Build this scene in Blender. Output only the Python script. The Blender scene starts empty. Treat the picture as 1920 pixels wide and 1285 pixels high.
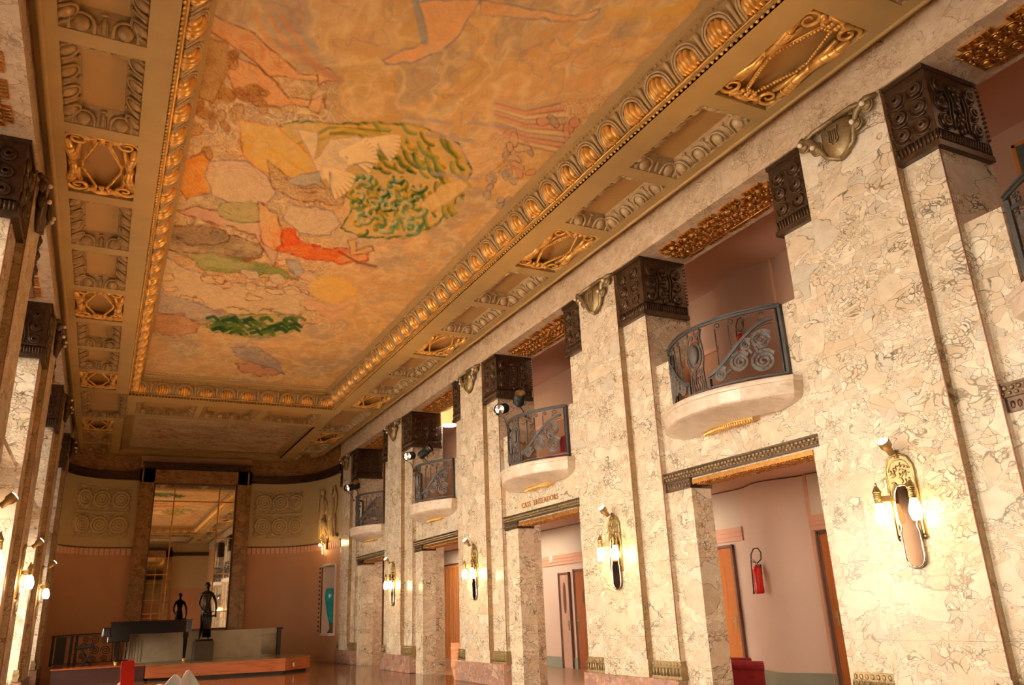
import bpy, math, random
import numpy as np
from mathutils import Vector, Matrix
random.seed(7)
PI = math.pi
sc = bpy.context.scene
COL = sc.collection
R = math.radians

# ------------------------------------------------------------------ camera, world, exposure
CAMZ = 1.5
YAW, PITCH, ROLL, FPX = 27.221, 18.71, -2.41, 1480.4
a, b, c = R(YAW), R(PITCH), R(ROLL)
fw = Vector((math.sin(a) * math.cos(b), math.cos(a) * math.cos(b), math.sin(b)))
rt = Vector((math.cos(a), -math.sin(a), 0))
up = rt.cross(fw)
rt2 = math.cos(c) * rt + math.sin(c) * up
up2 = -math.sin(c) * rt + math.cos(c) * up
cd = bpy.data.cameras.new('camera')
cam = bpy.data.objects.new('camera', cd)
COL.objects.link(cam)
cam.matrix_world = Matrix(((rt2.x, up2.x, -fw.x, 0), (rt2.y, up2.y, -fw.y, 0), (rt2.z, up2.z, -fw.z, CAMZ), (0, 0, 0, 1)))
cd.sensor_width = 36
cd.lens = FPX / 1920 * 36
cd.clip_start = 0.05
cd.clip_end = 200
sc.camera = cam
sc.view_settings.view_transform = 'Standard'
sc.view_settings.look = 'None'
sc.view_settings.gamma = 1
sc.view_settings.exposure = 0.1
w = bpy.data.worlds.new('world')
sc.world = w
w.use_nodes = True
w.node_tree.nodes['Background'].inputs[0].default_value = (1.0, 0.95, 0.88, 1)
w.node_tree.nodes['Background'].inputs[1].default_value = 0.4

# ------------------------------------------------------------------ the plan of the hall
XS_R, XS_L = 7.75, -1.42            # faces of the pier strips, right and left wall
PIERS = [(-1.15, -0.55, 0.70, 1.25), (4.58, 5.05, 6.34, 6.90), (10.09, 10.77, 12.00, 12.61),
         (15.89, 16.53, 17.86, 18.40), (21.69, 22.40, 23.73, 24.27), (27.42, 27.97, 29.05, 29.50)]
ZT, ZB = 7.19, 6.13                 # capitals: top and bottom
YF, YN = 33.0, -5.0                 # far and near end walls
ZC = 7.65
XCW = 11.2                          # corridor back wall

DAY = (1.0, 0.865, 0.655)
WARM = (1.0, 0.55, 0.19)
def area(name, loc, rot, sx, sy, power, color):
    l = bpy.data.lights.new(name, 'AREA')
    l.shape = 'RECTANGLE'; l.size = sx; l.size_y = sy; l.energy = power; l.color = color
    o = bpy.data.objects.new(name, l)
    o.location = loc; o.rotation_euler = rot
    COL.objects.link(o)
    return o
# daylight outside the tall windows of the left wall
for k in range(len(PIERS) - 1):
    ya, yb = PIERS[k][3], PIERS[k + 1][0]
    yc, wy = (ya + yb) / 2, yb - ya - 0.1
    o1 = area('window_daylight', (-2.75, yc, 2.1), (0, R(-72), 0), 3.0, wy, (250, 860, 1080, 640, 170)[k], DAY)
    o2 = area('window_daylight_upper', (-2.75, yc, 5.6), (0, R(-62), 0), 2.4, wy, (60, 150, 140, 70, 20)[k], DAY)
    o1.data.spread = R(110); o2.data.spread = R(100)
area('window_daylight', (-2.75, -2.9, 2.6), (0, R(-76), 0), 3.6, 3.2, 330, DAY)  # extra light added behind the camera to brighten the near end
# unseen ceiling lights added to brighten the corridor and gallery behind the right wall
for y, p in ((3.0, 60), (8.6, 75), (14.3, 80), (20.0, 80), (26.0, 90)):
    area('corridor_ceiling_fill', (9.9, y, 3.52), (0, 0, 0), 1.2, 1.6, p * .62, (1, .80, .60))
    area('gallery_ceiling_fill', (10.0, y, 7.7), (0, 0, 0), 1.2, 1.6, p * .16, (1, .70, .45))

# ------------------------------------------------------------------ mesh helper
class MB:
    def __init__(s):
        s.v = []; s.f = []; s.mi = []; s.sm = []; s.M = None; s.cm = 0
    def add(s, vs, fs, smooth=False, mi=None):
        n = len(s.v)
        if s.M is not None:
            vs = [tuple(s.M @ Vector(p)) for p in vs]
        s.v += [tuple(p) for p in vs]
        s.f += [tuple(i + n for i in f) for f in fs]
        s.mi += [s.cm if mi is None else mi] * len(fs)
        s.sm += [smooth] * len(fs)
        return s
    def box(s, x0, x1, y0, y1, z0, z1, mi=None):
        x0, x1 = sorted((x0, x1)); y0, y1 = sorted((y0, y1)); z0, z1 = sorted((z0, z1))
        v = [(x0, y0, z0), (x1, y0, z0), (x1, y1, z0), (x0, y1, z0), (x0, y0, z1), (x1, y0, z1), (x1, y1, z1), (x0, y1, z1)]
        return s.add(v, [(3, 2, 1, 0), (4, 5, 6, 7), (0, 1, 5, 4), (1, 2, 6, 5), (2, 3, 7, 6), (3, 0, 4, 7)], mi=mi)
    def bbox(s, x0, x1, y0, y1, z0, z1, e=.01, mi=None):
        """box with chamfered edges"""
        x0, x1 = sorted((x0, x1)); y0, y1 = sorted((y0, y1)); z0, z1 = sorted((z0, z1))
        def ring(z, i):
            return [(x0 + i, y0 + e, z), (x0 + e, y0 + i, z), (x1 - e, y0 + i, z), (x1 - i, y0 + e, z),
                    (x1 - i, y1 - e, z), (x1 - e, y1 - i, z), (x0 + e, y1 - i, z), (x0 + i, y1 - e, z)]
        vs = ring(z0, e) + ring(z0 + e, 0) + ring(z1 - e, 0) + ring(z1, e)
        fs = [tuple(range(7, -1, -1)), tuple(range(24, 32))]
        for k in range(3):
            for i in range(8):
                j = (i + 1) % 8
                fs.append((k * 8 + i, k * 8 + j, k * 8 + 8 + j, k * 8 + 8 + i))
        return s.add(vs, fs, mi=mi)
    def tube(s, pts, r, n=8, closed=False, cap=True, flat=None, mi=None, smooth=True, ref=None):
        P = [Vector(p) for p in pts]; N = len(P)
        rr = r if isinstance(r, (list, tuple)) else [r] * N
        vs = []; prev = None
        for i in range(N):
            if closed: t = P[(i + 1) % N] - P[i - 1]
            else: t = P[min(i + 1, N - 1)] - P[max(i - 1, 0)]
            if t.length < 1e-9: t = Vector((0, 0, 1))
            t.normalize()
            if ref is not None: u = Vector(ref)
            elif prev is None: u = Vector((0, 0, 1)) if abs(t.z) < .9 else Vector((1, 0, 0))
            else: u = prev
            u = u - t * u.dot(t)
            if u.length < 1e-6: u = t.orthogonal()
            u.normalize(); prev = u
            w_ = t.cross(u)
            for k in range(n):
                an = 2 * PI * (k + .5) / n
                if flat: q = P[i] + u * (math.cos(an) * rr[i] * flat[0] * 1.414) + w_ * (math.sin(an) * rr[i] * flat[1] * 1.414)
                else: q = P[i] + u * math.cos(an) * rr[i] + w_ * math.sin(an) * rr[i]
                vs.append(tuple(q))
        fs = []
        for i in range(N if closed else N - 1):
            j = (i + 1) % N
            for k in range(n):
                l = (k + 1) % n
                fs.append((i * n + k, i * n + l, j * n + l, j * n + k))
        if cap and not closed:
            fs.append(tuple(range(n - 1, -1, -1))); fs.append(tuple(range((N - 1) * n, N * n)))
        return s.add(vs, fs, smooth and n > 4, mi)
    def lathe(s, prof, n=20, c=(0, 0, 0), axis=(0, 0, 1), a0=0, a1=2 * PI, cap=True, mi=None, smooth=True):
        ax = Vector(axis).normalized(); u = ax.orthogonal().normalized()
        if abs(ax.z) > .99: u = Vector((1, 0, 0))
        w_ = ax.cross(u); C = Vector(c); full = abs(a1 - a0 - 2 * PI) < 1e-6
        m = n if full else n + 1
        vs = []
        for r, z in prof:
            for k in range(m):
                an = a0 + (a1 - a0) * k / n
                vs.append(tuple(C + ax * z + u * (r * math.cos(an)) + w_ * (r * math.sin(an))))
        fs = []
        for i in range(len(prof) - 1):
            for k in range(n):
                l = (k + 1) % m
                fs.append((i * m + k, i * m + l, (i + 1) * m + l, (i + 1) * m + k))
        if cap and full:
            fs.append(tuple(range(m - 1, -1, -1))); fs.append(tuple(range((len(prof) - 1) * m, len(prof) * m)))
        return s.add(vs, fs, smooth, mi)
    def ell(s, c, rx, ry, rz, nu=12, nv=8, mi=None, rot=None, top=None):
        vs = []; fs = []
        lat = [(-PI / 2 + PI * j / nv) for j in range(nv + 1)]
        if top: lat = [PI / 2 * j / nv for j in range(nv + 1)]
        for t in lat:
            for i in range(nu):
                an = 2 * PI * i / nu
                p = Vector((rx * math.cos(t) * math.cos(an), ry * math.cos(t) * math.sin(an), rz * math.sin(t)))
                if rot is not None: p = rot @ p
                vs.append((c[0] + p.x, c[1] + p.y, c[2] + p.z))
        for j in range(nv):
            for i in range(nu):
                k = (i + 1) % nu
                fs.append((j * nu + i, j * nu + k, (j + 1) * nu + k, (j + 1) * nu + i))
        return s.add(vs, fs, True, mi)
    def ring(s, c, Rr, r, axis=(1, 0, 0), n=16, m=6, mi=None, sy=1.0):
        ax = Vector(axis).normalized(); u = Vector((0, 0, 1)) if abs(ax.z) < .9 else Vector((1, 0, 0))
        u = (u - ax * u.dot(ax)).normalized(); w_ = ax.cross(u); C = Vector(c)
        return s.tube([C + u * Rr * sy * math.cos(2 * PI * i / n) + w_ * Rr * math.sin(2 * PI * i / n) for i in range(n)], r, m, closed=True, mi=mi)
    def prism(s, poly, fn, d0, d1, mi=None, smooth=False):
        """poly of (a, b); fn(a, b, d) -> point; extruded from d0 to d1 (convex or star-shaped)"""
        n = len(poly)
        ca = sum(p[0] for p in poly) / n; cb = sum(p[1] for p in poly) / n
        vs = [fn(p[0], p[1], d0) for p in poly] + [fn(p[0], p[1], d1) for p in poly] + [fn(ca, cb, d0), fn(ca, cb, d1)]
        fs = []
        for i in range(n):
            j = (i + 1) % n
            fs += [(i, j, n + j, n + i), (j, i, 2 * n), (n + i, n + j, 2 * n + 1)]
        return s.add(vs, fs, smooth, mi)
    def build(s, name, mats, parent=None, bevel=0, loc=None):
        me = bpy.data.meshes.new(name)
        me.from_pydata(s.v, [], s.f)
        if not isinstance(mats, (list, tuple)): mats = [mats]
        for m in mats: me.materials.append(m)
        me.polygons.foreach_set('use_smooth', s.sm)
        me.polygons.foreach_set('material_index', s.mi)
        me.update()
        o = bpy.data.objects.new(name, me)
        COL.objects.link(o)
        if loc: o.location = loc
        if parent is not None: o.parent = parent
        if bevel:
            md = o.modifiers.new('bevel', 'BEVEL'); md.width = bevel; md.segments = 2; md.limit_method = 'ANGLE'
        return o

def fix_normals(o):
    import bmesh
    bm = bmesh.new(); bm.from_mesh(o.data); bmesh.ops.recalc_face_normals(bm, faces=bm.faces); bm.to_mesh(o.data); bm.free()
    return o
def tag(o, label=None, cat=None, group=None, kind=None):
    if label: o['label'] = label
    if cat: o['category'] = cat
    if group: o['group'] = group
    if kind: o['kind'] = kind
    return o
def thing(name, label, cat, loc=(0, 0, 0), rz=0, group=None):
    o = bpy.data.objects.new(name, None); COL.objects.link(o)
    o.empty_display_size = .2
    o.location = loc; o.rotation_euler = (0, 0, rz)
    return tag(o, label, cat, group)
def copy_tree(o, parent=None):
    n = o.copy(); COL.objects.link(n)
    if parent is not None: n.parent = parent
    for ch in [q for q in bpy.data.objects if q.parent == o]:
        copy_tree(ch, n)
    return n
def struct(o): return tag(o, kind='structure')
def right(y, z=0, x=XS_R): return dict(loc=(x, y, z), rz=PI)   # local +x points into the hall
def left(y, z=0, x=XS_L): return dict(loc=(x, y, z), rz=0)

# ------------------------------------------------------------------ materials
class NT:
    def __init__(s, name):
        s.m = bpy.data.materials.new(name); s.m.use_nodes = True
        s.t = s.m.node_tree; s.b = s.t.nodes['Principled BSDF']
    def n(s, kind, **kw):
        q = s.t.nodes.new(kind)
        for k, v in kw.items():
            if k.startswith('_'): setattr(q, k[1:], v)
        return q
    def l(s, a_, b_): s.t.links.new(a_, b_)
    def pos(s, scale=(1, 1, 1)):
        g = s.n('ShaderNodeNewGeometry'); m = s.n('ShaderNodeMapping'); m.inputs['Scale'].default_value = scale
        s.l(g.outputs['Position'], m.inputs[0]); return m.outputs[0]
    def obj(s, scale=(1, 1, 1)):
        g = s.n('ShaderNodeTexCoord'); m = s.n('ShaderNodeMapping'); m.inputs['Scale'].default_value = scale
        s.l(g.outputs['Object'], m.inputs[0]); return m.outputs[0]
    def noise(s, vec, scale, detail=4, rough=.55, dist=0):
        q = s.n('ShaderNodeTexNoise'); q.inputs['Scale'].default_value = scale; q.inputs['Detail'].default_value = detail
        q.inputs['Roughness'].default_value = rough; q.inputs['Distortion'].default_value = dist
        s.l(vec, q.inputs['Vector']); return q
    def voro(s, vec, scale, feat='F1', rnd=1):
        q = s.n('ShaderNodeTexVoronoi'); q.feature = feat; q.inputs['Scale'].default_value = scale
        q.inputs['Randomness'].default_value = rnd; s.l(vec, q.inputs['Vector']); return q
    def ramp(s, fac, stops, interp='LINEAR'):
        q = s.n('ShaderNodeValToRGB'); cr = q.color_ramp; cr.interpolation = interp
        while len(cr.elements) < len(stops): cr.elements.new(.5)
        for e, (p, col) in zip(cr.elements, stops):
            e.position = p; e.color = (col[0], col[1], col[2], 1) if not isinstance(col, (int, float)) else (col, col, col, 1)
        s.l(fac, q.inputs[0]); return q.outputs[0]
    def mix(s, fac, a_, b_, mode='MIX'):
        q = s.n('ShaderNodeMix'); q.data_type = 'RGBA'; q.blend_type = mode
        for k, v in ((0, fac), (6, a_), (7, b_)):
            if hasattr(v, 'links') or hasattr(v, 'is_linked'): s.l(v, q.inputs[k])
            elif k == 0: q.inputs[0].default_value = v
            else: q.inputs[k].default_value = (*v, 1)
        return q.outputs[2]
    def vmath(s, op, a_, b_):
        q = s.n('ShaderNodeVectorMath'); q.operation = op
        for k, v in ((0, a_), (1, b_)):
            if hasattr(v, 'is_linked'): s.l(v, q.inputs[k])
            else: q.inputs[k].default_value = v
        return q.outputs[0]
    def math(s, op, a_, b_=0.0):
        q = s.n('ShaderNodeMath'); q.operation = op
        for k, v in ((0, a_), (1, b_)):
            if hasattr(v, 'is_linked'): s.l(v, q.inputs[k])
            else: q.inputs[k].default_value = v
        return q.outputs[0]
    def n_val(s, c_):
        q = s.n('ShaderNodeRGBToBW'); s.l(c_, q.inputs[0]); return q.outputs[0]
    def bump(s, h, strength=.3, dist=.01):
        q = s.n('ShaderNodeBump'); q.inputs['Strength'].default_value = strength; q.inputs['Distance'].default_value = dist
        s.l(h, q.inputs['Height']); s.l(q.outputs[0], s.b.inputs['Normal'])
    def set(s, base=None, rough=None, metal=None, **kw):
        for k, v in (('Base Color', base), ('Roughness', rough), ('Metallic', metal)):
            if v is None: continue
            if hasattr(v, 'is_linked'): s.l(v, s.b.inputs[k])
            elif k == 'Base Color': s.b.inputs[k].default_value = (*v, 1)
            else: s.b.inputs[k].default_value = v
        for k, v in kw.items():
            s.b.inputs[k.replace('_', ' ')].default_value = v
        return s.m

def breccia(name, stops, vein, vein2, sc1=4.2, sc2=13, rough=.22, joint=True, dark=(.10, .085, .07), stretch=(1, 1, 1.45), matrix=1.0):
    t = NT(name)
    p = t.pos(stretch)
    def warp(v, scale, amp):
        d = t.noise(v, scale, 2, .5)
        o_ = t.vmath('SCALE', t.vmath('SUBTRACT', d.outputs['Color'], (.5, .5, .5)), (0, 0, 0))
        o_.node.inputs['Scale'].default_value = amp
        return t.vmath('ADD', v, o_)
    q = warp(warp(p, 1.7, .75), 9, .055)
    v1 = t.voro(q, sc1); e1 = t.voro(q, sc1, 'DISTANCE_TO_EDGE')
    v2 = t.voro(q, sc2); e2 = t.voro(q, sc2, 'DISTANCE_TO_EDGE')
    v0 = t.voro(q, sc1 * .42); e0 = t.voro(q, sc1 * .42, 'DISTANCE_TO_EDGE')
    def sepc(v):
        sp = t.n('ShaderNodeSeparateColor'); t.l(v.outputs['Color'], sp.inputs[0]); return sp
    s0_, s1_, s2_ = sepc(v0), sepc(v1), sepc(v2)
    c0, c1, c2 = (t.ramp(x.outputs[0], stops) for x in (s0_, s1_, s2_))
    zn = t.noise(p, 1.5, 3).outputs['Fac']
    sel = t.math('GREATER_THAN', t.math('ADD', zn, t.math('MULTIPLY', s1_.outputs[1], .25)), .60)     # small fragments here
    big = t.math('GREATER_THAN', s0_.outputs[1], .80)                                                  # whole large slabs here
    thick = t.ramp(t.noise(p, 2.3, 3, .6).outputs['Fac'], [(.38, .35), (.56, 1.0), (.72, 3.6)])
    n3 = t.math('ADD', t.math('MULTIPLY', t.noise(p, 11, 4, .7).outputs['Fac'], 1.4), .3)
    def veil(e, w_):
        k = t.math('DIVIDE', t.math('MULTIPLY', e.outputs['Distance'], n3), thick)
        core = t.ramp(k, [(0, 1.0), (w_ * .45, .85), (w_, 0.0)])
        return core
    w1, w2, w0 = veil(e1, .030), veil(e2, .060), veil(e0, .022)
    base = t.mix(sel, c1, c2); vm = t.mix(sel, w1, w2)
    base = t.mix(big, base, c0); vm = t.mix(big, vm, w0)
    vcol = t.ramp(t.noise(p, 2.8, 5, .7).outputs['Fac'], [(.38, vein), (.52, vein2), (.66, tuple(x * .75 for x in vein))])
    base = t.mix(t.math('MULTIPLY', t.n_val(vm), matrix), base, vcol)
    hair = t.voro(warp(q, 5, .2), sc2 * 1.5, 'DISTANCE_TO_EDGE')                                     # hairline cracks
    hm = t.ramp(hair.outputs['Distance'], [(0, .75), (.012, .35), (.026, 0.0)])
    hz = t.ramp(t.noise(p, 3.3, 3).outputs['Fac'], [(.48, 0.0), (.60, 1.0)])
    base = t.mix(t.math('MULTIPLY', t.n_val(hm), t.n_val(hz)), base, tuple(x * .8 for x in vein))
    cl = t.ramp(t.noise(p, 5, 6, .65).outputs['Fac'], [(.35, (.84, .80, .74)), (.65, (1, 1, 1))])
    base = t.mix(1.0, base, cl, 'MULTIPLY')
    db = t.ramp(t.noise(t.pos((1, 1, 2.0)), 3.4, 5, .62).outputs['Fac'], [(.725, 0.0), (.738, 1.0)])
    base = t.mix(db, base, dark)
    if joint:
        g = t.n('ShaderNodeNewGeometry'); sp = t.n('ShaderNodeSeparateXYZ'); t.l(g.outputs['Position'], sp.inputs[0])
        fr = t.math('FRACT', t.math('DIVIDE', t.math('ADD', sp.outputs[2], .06), 1.09))
        jl = t.math('MULTIPLY', t.math('LESS_THAN', fr, .004), .6)
        base = t.mix(jl, base, (vein[0] * .7, vein[1] * .7, vein[2] * .7))
    return t.set(base, rough)

M = {}
CREAM = [(0, (.82, .70, .53)), (.25, (.74, .58, .41)), (.45, (.87, .77, .61)), (.6, (.66, .59, .49)), (.75, (.83, .68, .51)), (.9, (.90, .81, .66)), (1, (.62, .48, .33))]
M['marble'] = breccia('cream_breccia_marble', CREAM, (.15, .125, .095), (.36, .27, .17), 5.2, 14)
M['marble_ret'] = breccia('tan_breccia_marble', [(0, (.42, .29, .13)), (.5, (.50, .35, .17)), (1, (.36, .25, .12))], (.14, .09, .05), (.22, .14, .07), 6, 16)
M['marble_plinth'] = breccia('rose_breccia_marble', [(0, (.40, .20, .14)), (.35, (.50, .27, .19)), (.6, (.30, .17, .14)), (.8, (.54, .38, .28)), (1, (.22, .15, .13))], (.16, .10, .10), (.28, .17, .15), 7, 19, joint=False)
M['marble_beam'] = breccia('pink_veined_marble', [(0, (.70, .53, .37)), (.5, (.77, .60, .43)), (1, (.63, .46, .31))], (.38, .26, .17), (.48, .33, .21), 5, 15, joint=False)
M['marble_brown'] = breccia('brown_veined_marble', [(0, (.34, .17, .06)), (.5, (.42, .22, .08)), (1, (.24, .10, .035))], (.13, .05, .02), (.22, .10, .04), 7, 18, joint=False)
M['marble_plain'] = breccia('smooth_pink_cream_marble', [(0, (.76, .62, .50)), (.5, (.82, .69, .56)), (1, (.72, .58, .46))], (.60, .46, .35), (.66, .50, .38), 2.2, 6, joint=False, matrix=.5, dark=(.66, .52, .40))

def simple(name, col, rough=.5, metal=0, var=.12, scale=6, bump=0, **kw):
    t = NT(name); p = t.pos()
    n = t.noise(p, scale, 4)
    lo = tuple(x * (1 - var) for x in col); hi = tuple(min(1, x * (1 + var)) for x in col)
    base = t.ramp(n.outputs['Fac'], [(.3, lo), (.7, hi)])
    if bump: t.bump(t.noise(p, scale * 8, 4).outputs['Fac'], bump, .004)
    return t.set(base, rough, metal, **kw)
M['edge'] = simple('red_brown_marble_edge', (.30, .12, .07), .35)
M['bronze'] = simple('dark_patinated_bronze', (.085, .046, .024), .36, .6, .35, 14, .2)
M['bronze_green'] = simple('green_grey_bronze', (.30, .21, .10), .42, .6, .25, 18, .25)
M['gilt_lintel'] = simple('gilt_bronze', (.50, .23, .055), .30, .8, .35, 16, .2)
M['gold'] = simple('warm_gilding', (.84, .48, .13), .30, .55, .22, 9, .15)
M['brass'] = simple('polished_brass', (.42, .33, .16), .28, .9, .15, 10)
M['chrome'] = simple('nickel_rim', (.62, .56, .50), .12, 1.0, .05)
M['tinted'] = simple('bronze_tinted_mirror', (.055, .030, .018), .12, 1.0, .05)
M['iron'] = simple('wrought_iron', (.050, .047, .045), .55, .2, .2, 30, .1)
M['iron_plate'] = simple('grey_brown_iron_plate', (.085, .066, .056), .6, .15, .2, 22, .2)
M['ochre'] = simple('ochre_painted_plaster', (.45, .295, .105), .55, 0, .06, 2.5)
M['coffer'] = simple('deep_ochre_coffer_plaster', (.48, .28, .09), .6, 0, .05, 2)
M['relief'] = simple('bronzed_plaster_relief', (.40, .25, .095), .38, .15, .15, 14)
M['relief_light'] = simple('pale_beige_plaster_relief', (.54, .40, .20), .6, 0, .05, 4)
M['relief_bright'] = simple('brighter_plaster_relief', (.52, .37, .19), .40, .12, .15, 14)  # brighter copy of relief, the right side's stronger light put into its colour
M['pink'] = simple('pink_painted_wall', (.54, .27, .14), .55, 0, .04, 1.2)
M['pink_pale'] = simple('pale_pink_corridor_wall', (.76, .58, .48), .55, 0, .03, 1.0)
M['gallery'] = simple('dusky_pink_gallery_wall', (.52, .32, .22), .6, 0, .04, 1)
M['cream_wall'] = simple('cream_painted_wall_band', (.74, .64, .52), .6, 0, .03, 1.0)
M['salmon'] = simple('salmon_painted_stripe', (.72, .40, .27), .55, 0, .05, 3)
M['corr_ceiling'] = simple('terracotta_pink_ceiling', (.62, .38, .28), .6, 0, .03, 1)
M['green_base'] = simple('grey_green_skirting', (.30, .32, .25), .5, 0, .06, 3)
M['black'] = simple('black_piano_lacquer', (.012, .012, .013), .10, 0, .1)
M['black_matt'] = simple('matt_black_paint', (.02, .02, .02), .5, 0, .15)
M['statue'] = simple('black_statue_bronze', (.016, .012, .011), .22, .5, .2, 20)
M['pedestal'] = simple('dark_brown_stone', (.07, .045, .03), .45, 0, .25, 12)
M['red'] = simple('red_enamel', (.62, .012, .006), .25, 0, .06)
M['red_velvet'] = simple('crimson_velvet', (.24, .006, .010), .85, 0, .25, 9)
M['label'] = simple('pale_extinguisher_label', (.60, .30, .22), .5, 0, .3, 60)
M['terracotta'] = simple('terracotta_clay', (.66, .27, .13), .8, 0, .1, 12, .2)
M['turq'] = simple('turquoise_glaze', (.010, .30, .32), .12, 0, .25, 8)
M['white_cloth'] = simple('white_table_linen', (.78, .76, .74), .85, 0, .03, 8)
M['grey_fabric'] = simple('grey_blue_board', (.20, .24, .27), .8, 0, .1, 20)
M['rubber'] = simple('black_rubber_hose', (.03, .028, .026), .5)
M['white_plastic'] = simple('cream_plastic', (.72, .68, .58), .4)
M['grey_stone'] = simple('pale_fluted_stone', (.42, .36, .25), .30, 0, .12, 3)
M['glass_black'] = simple('chalkboard', (.05, .055, .05), .5)
M['pendant'] = None
M['blue'] = simple('blue_gel_cap', (.05, .16, .55), .3)

def wood(name, c0, c1, rough=.3, sc_=(1.5, 1.5, 14)):
    t = NT(name); p = t.pos(sc_)
    n = t.noise(p, 1.6, 5, .6, .4)
    return t.set(t.ramp(n.outputs['Fac'], [(.3, c0), (.55, c1), (.75, tuple(x * .8 for x in c1))]), rough)
M['wood_door'] = wood('orange_brown_door_wood', (.34, .095, .014), (.46, .145, .026), .3, (10, 10, 1))
M['wood_door2'] = wood('red_brown_door_wood', (.30, .085, .03), (.40, .13, .05), .3, (10, 10, 1))
M['wood_dark'] = wood('dark_door_frame_wood', (.11, .045, .03), (.16, .07, .045), .4, (10, 10, 1))
M['wood_stage'] = wood('red_mahogany_stage', (.30, .065, .022), (.44, .12, .04), .25, (1, 2, 12))
M['stage_maroon'] = simple('maroon_painted_stage_front', (.055, .010, .007), .6)
M['stage_top'] = wood('worn_brown_stage_top', (.16, .085, .035), (.24, .14, .06), .22, (1, 8, 3))
M['door_pale'] = simple('beige_pink_painted_door', (.58, .36, .27), .45)
M['curtain'] = wood('amber_panelled_door', (.48, .17, .04), (.66, .28, .07), .4, (6, 16, .6))
t = NT('polished_stone_floor'); p = t.pos()
cst = t.ramp(t.noise(p, 1.2, 5).outputs['Fac'], [(.3, (.17, .075, .034)), (.7, (.24, .115, .055))])
chk = t.n('ShaderNodeTexBrick'); chk.offset = 0; chk.inputs['Scale'].default_value = 1.0; chk.inputs['Mortar Size'].default_value = .004
chk.inputs['Brick Width'].default_value = .6; chk.inputs['Row Height'].default_value = .6
chk.inputs['Color1'].default_value = (1, 1, 1, 1); chk.inputs['Color2'].default_value = (.92, .90, .88, 1); chk.inputs['Mortar'].default_value = (.55, .5, .45, 1)
t.l(p, chk.inputs['Vector'])
M['floor'] = t.set(t.mix(1.0, cst, chk.outputs[0], 'MULTIPLY'), .10)
t = NT('silvered_mirror_glass'); M['mirror'] = t.set((.72, .66, .56), .015, 1.0)
def emit(name, col, strength):
    t = NT(name); t.b.inputs['Emission Color'].default_value = (*col, 1); t.b.inputs['Emission Strength'].default_value = strength
    return t.set(col, .4)
M['bulb'] = emit('glowing_opal_glass_bulb', (1, .66, .30), 22)
M['spot_glow'] = emit('glowing_spot_lens', (1, .86, .66), 9)
M['bulb_small'] = simple('unlit_opal_bulb', (.85, .72, .58), .25, 0, .02)
M['lamp_panel'] = emit('glowing_glass_shade', (1, .70, .34), 5)
M['pendant'] = emit('glowing_amber_lampshade', (1, .58, .20), .9)
M['lamp_white'] = emit('glowing_white_tube', (1, .92, .82), 10)
t = NT('window_glass'); t.b.inputs['Transmission Weight'].default_value = 1; t.b.inputs['IOR'].default_value = 1.02
M['glass'] = t.set((.97, .98, 1), .0)

# ------------------------------------------------------------------ SETTING: floor, walls, beams
mb = MB(); mb.box(-2.9, 11.6, YN - .3, YF + .3, -.2, 0)
struct(mb.build('floor', M['floor']))

mb = MB(); mb.box(8.2, XCW + .3, YN, 31.4, 0, .006)
struct(mb.build('floor_corridor', simple('beige_corridor_terrazzo', (.46, .30, .20), .22, 0, .08, 20)))
def mirror_x(x): return 2 * 3.165 - x
# right wall: infill between the piers, with door openings, parapets and the beam above
def bays():
    for k in range(len(PIERS) - 1):
        yield k, PIERS[k][3], PIERS[k + 1][0]
mb = MB()
for k, f, n in bays():
    X0, X1 = 7.85, 8.2
    mb.box(X0 - .02, X1, n - .58, n, 0, 3.25)               # door pilaster, far side
    mb.box(X0, X1, f, f + .2, 0, 3.25)                      # narrow near jamb
    mb.box(X0, X1, f, n, 3.25, 4.22)                        # wall over the door
    mb.box(X0, X1, f, f + .35, 4.22, 5.27)                  # parapets beside the balcony
    mb.box(X0, X1, n - .41, n, 4.22, 5.22)
struct(mb.build('wall_right', M['marble']))
mb = MB()
mb.box(7.68, 8.69, YN, 29.6, ZT, 7.95)
mb.box(7.64, 7.68, YN, 29.6, ZT, ZT + .07)
mb.box(mirror_x(7.68), mirror_x(8.69), YN, 29.6, ZT, 7.95)
mb.box(mirror_x(7.64), mirror_x(7.68), YN, 29.6, ZT, ZT + .07)
struct(mb.build('trim_1', M['marble_beam']))
# left wall: sills and transoms between the windows
mb = MB()
for k, f, n in bays():
    mb.box(-2.36, -1.75, f, n, 0, .45)
    mb.box(-2.36, -1.95, f, n, 3.55, 4.2)
    mb.box(-2.36, -1.52, f, n, 4.16, 4.26)
mb.box(-2.36, -1.42, YN, -4.6, 0, 7.2); mb.box(-2.36, -1.75, -4.6, -1.15, 0, .45)  # unseen near-end opening added to let the extra light in
struct(mb.build('wall_left', M['marble']))
for k, f, n in bays():
    for z0, z1 in ((.45, 3.55), (4.26, 7.19)):
        m1 = MB(); g = MB()
        X0, X1 = -2.25, -2.17
        m1.box(X0, X1, f, f + .08, z0, z1); m1.box(X0, X1, n - .08, n, z0, z1)
        m1.box(X0, X1, f, n, z0, z0 + .08); m1.box(X0, X1, f, n, z1 - .08, z1)
        for j in (1, 2, 3):
            yy = f + (n - f) * j / 4
            m1.box(X0 + .01, X1 - .01, yy - .025, yy + .025, z0, z1)
        for j in (1, 2, 3):
            zz = z0 + (z1 - z0) * j / 4
            m1.box(X0 + .015, X1 - .015, f, n, zz - .02, zz + .02)
        o = struct(m1.build('window_%d' % (2 * k + (1 if z0 < 1 else 2)), M['wood_dark']))
        g.box(-2.215, -2.205, f + .04, n - .04, z0 + .04, z1 - .04)
        g.build('pane', M['glass'], o)

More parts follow.
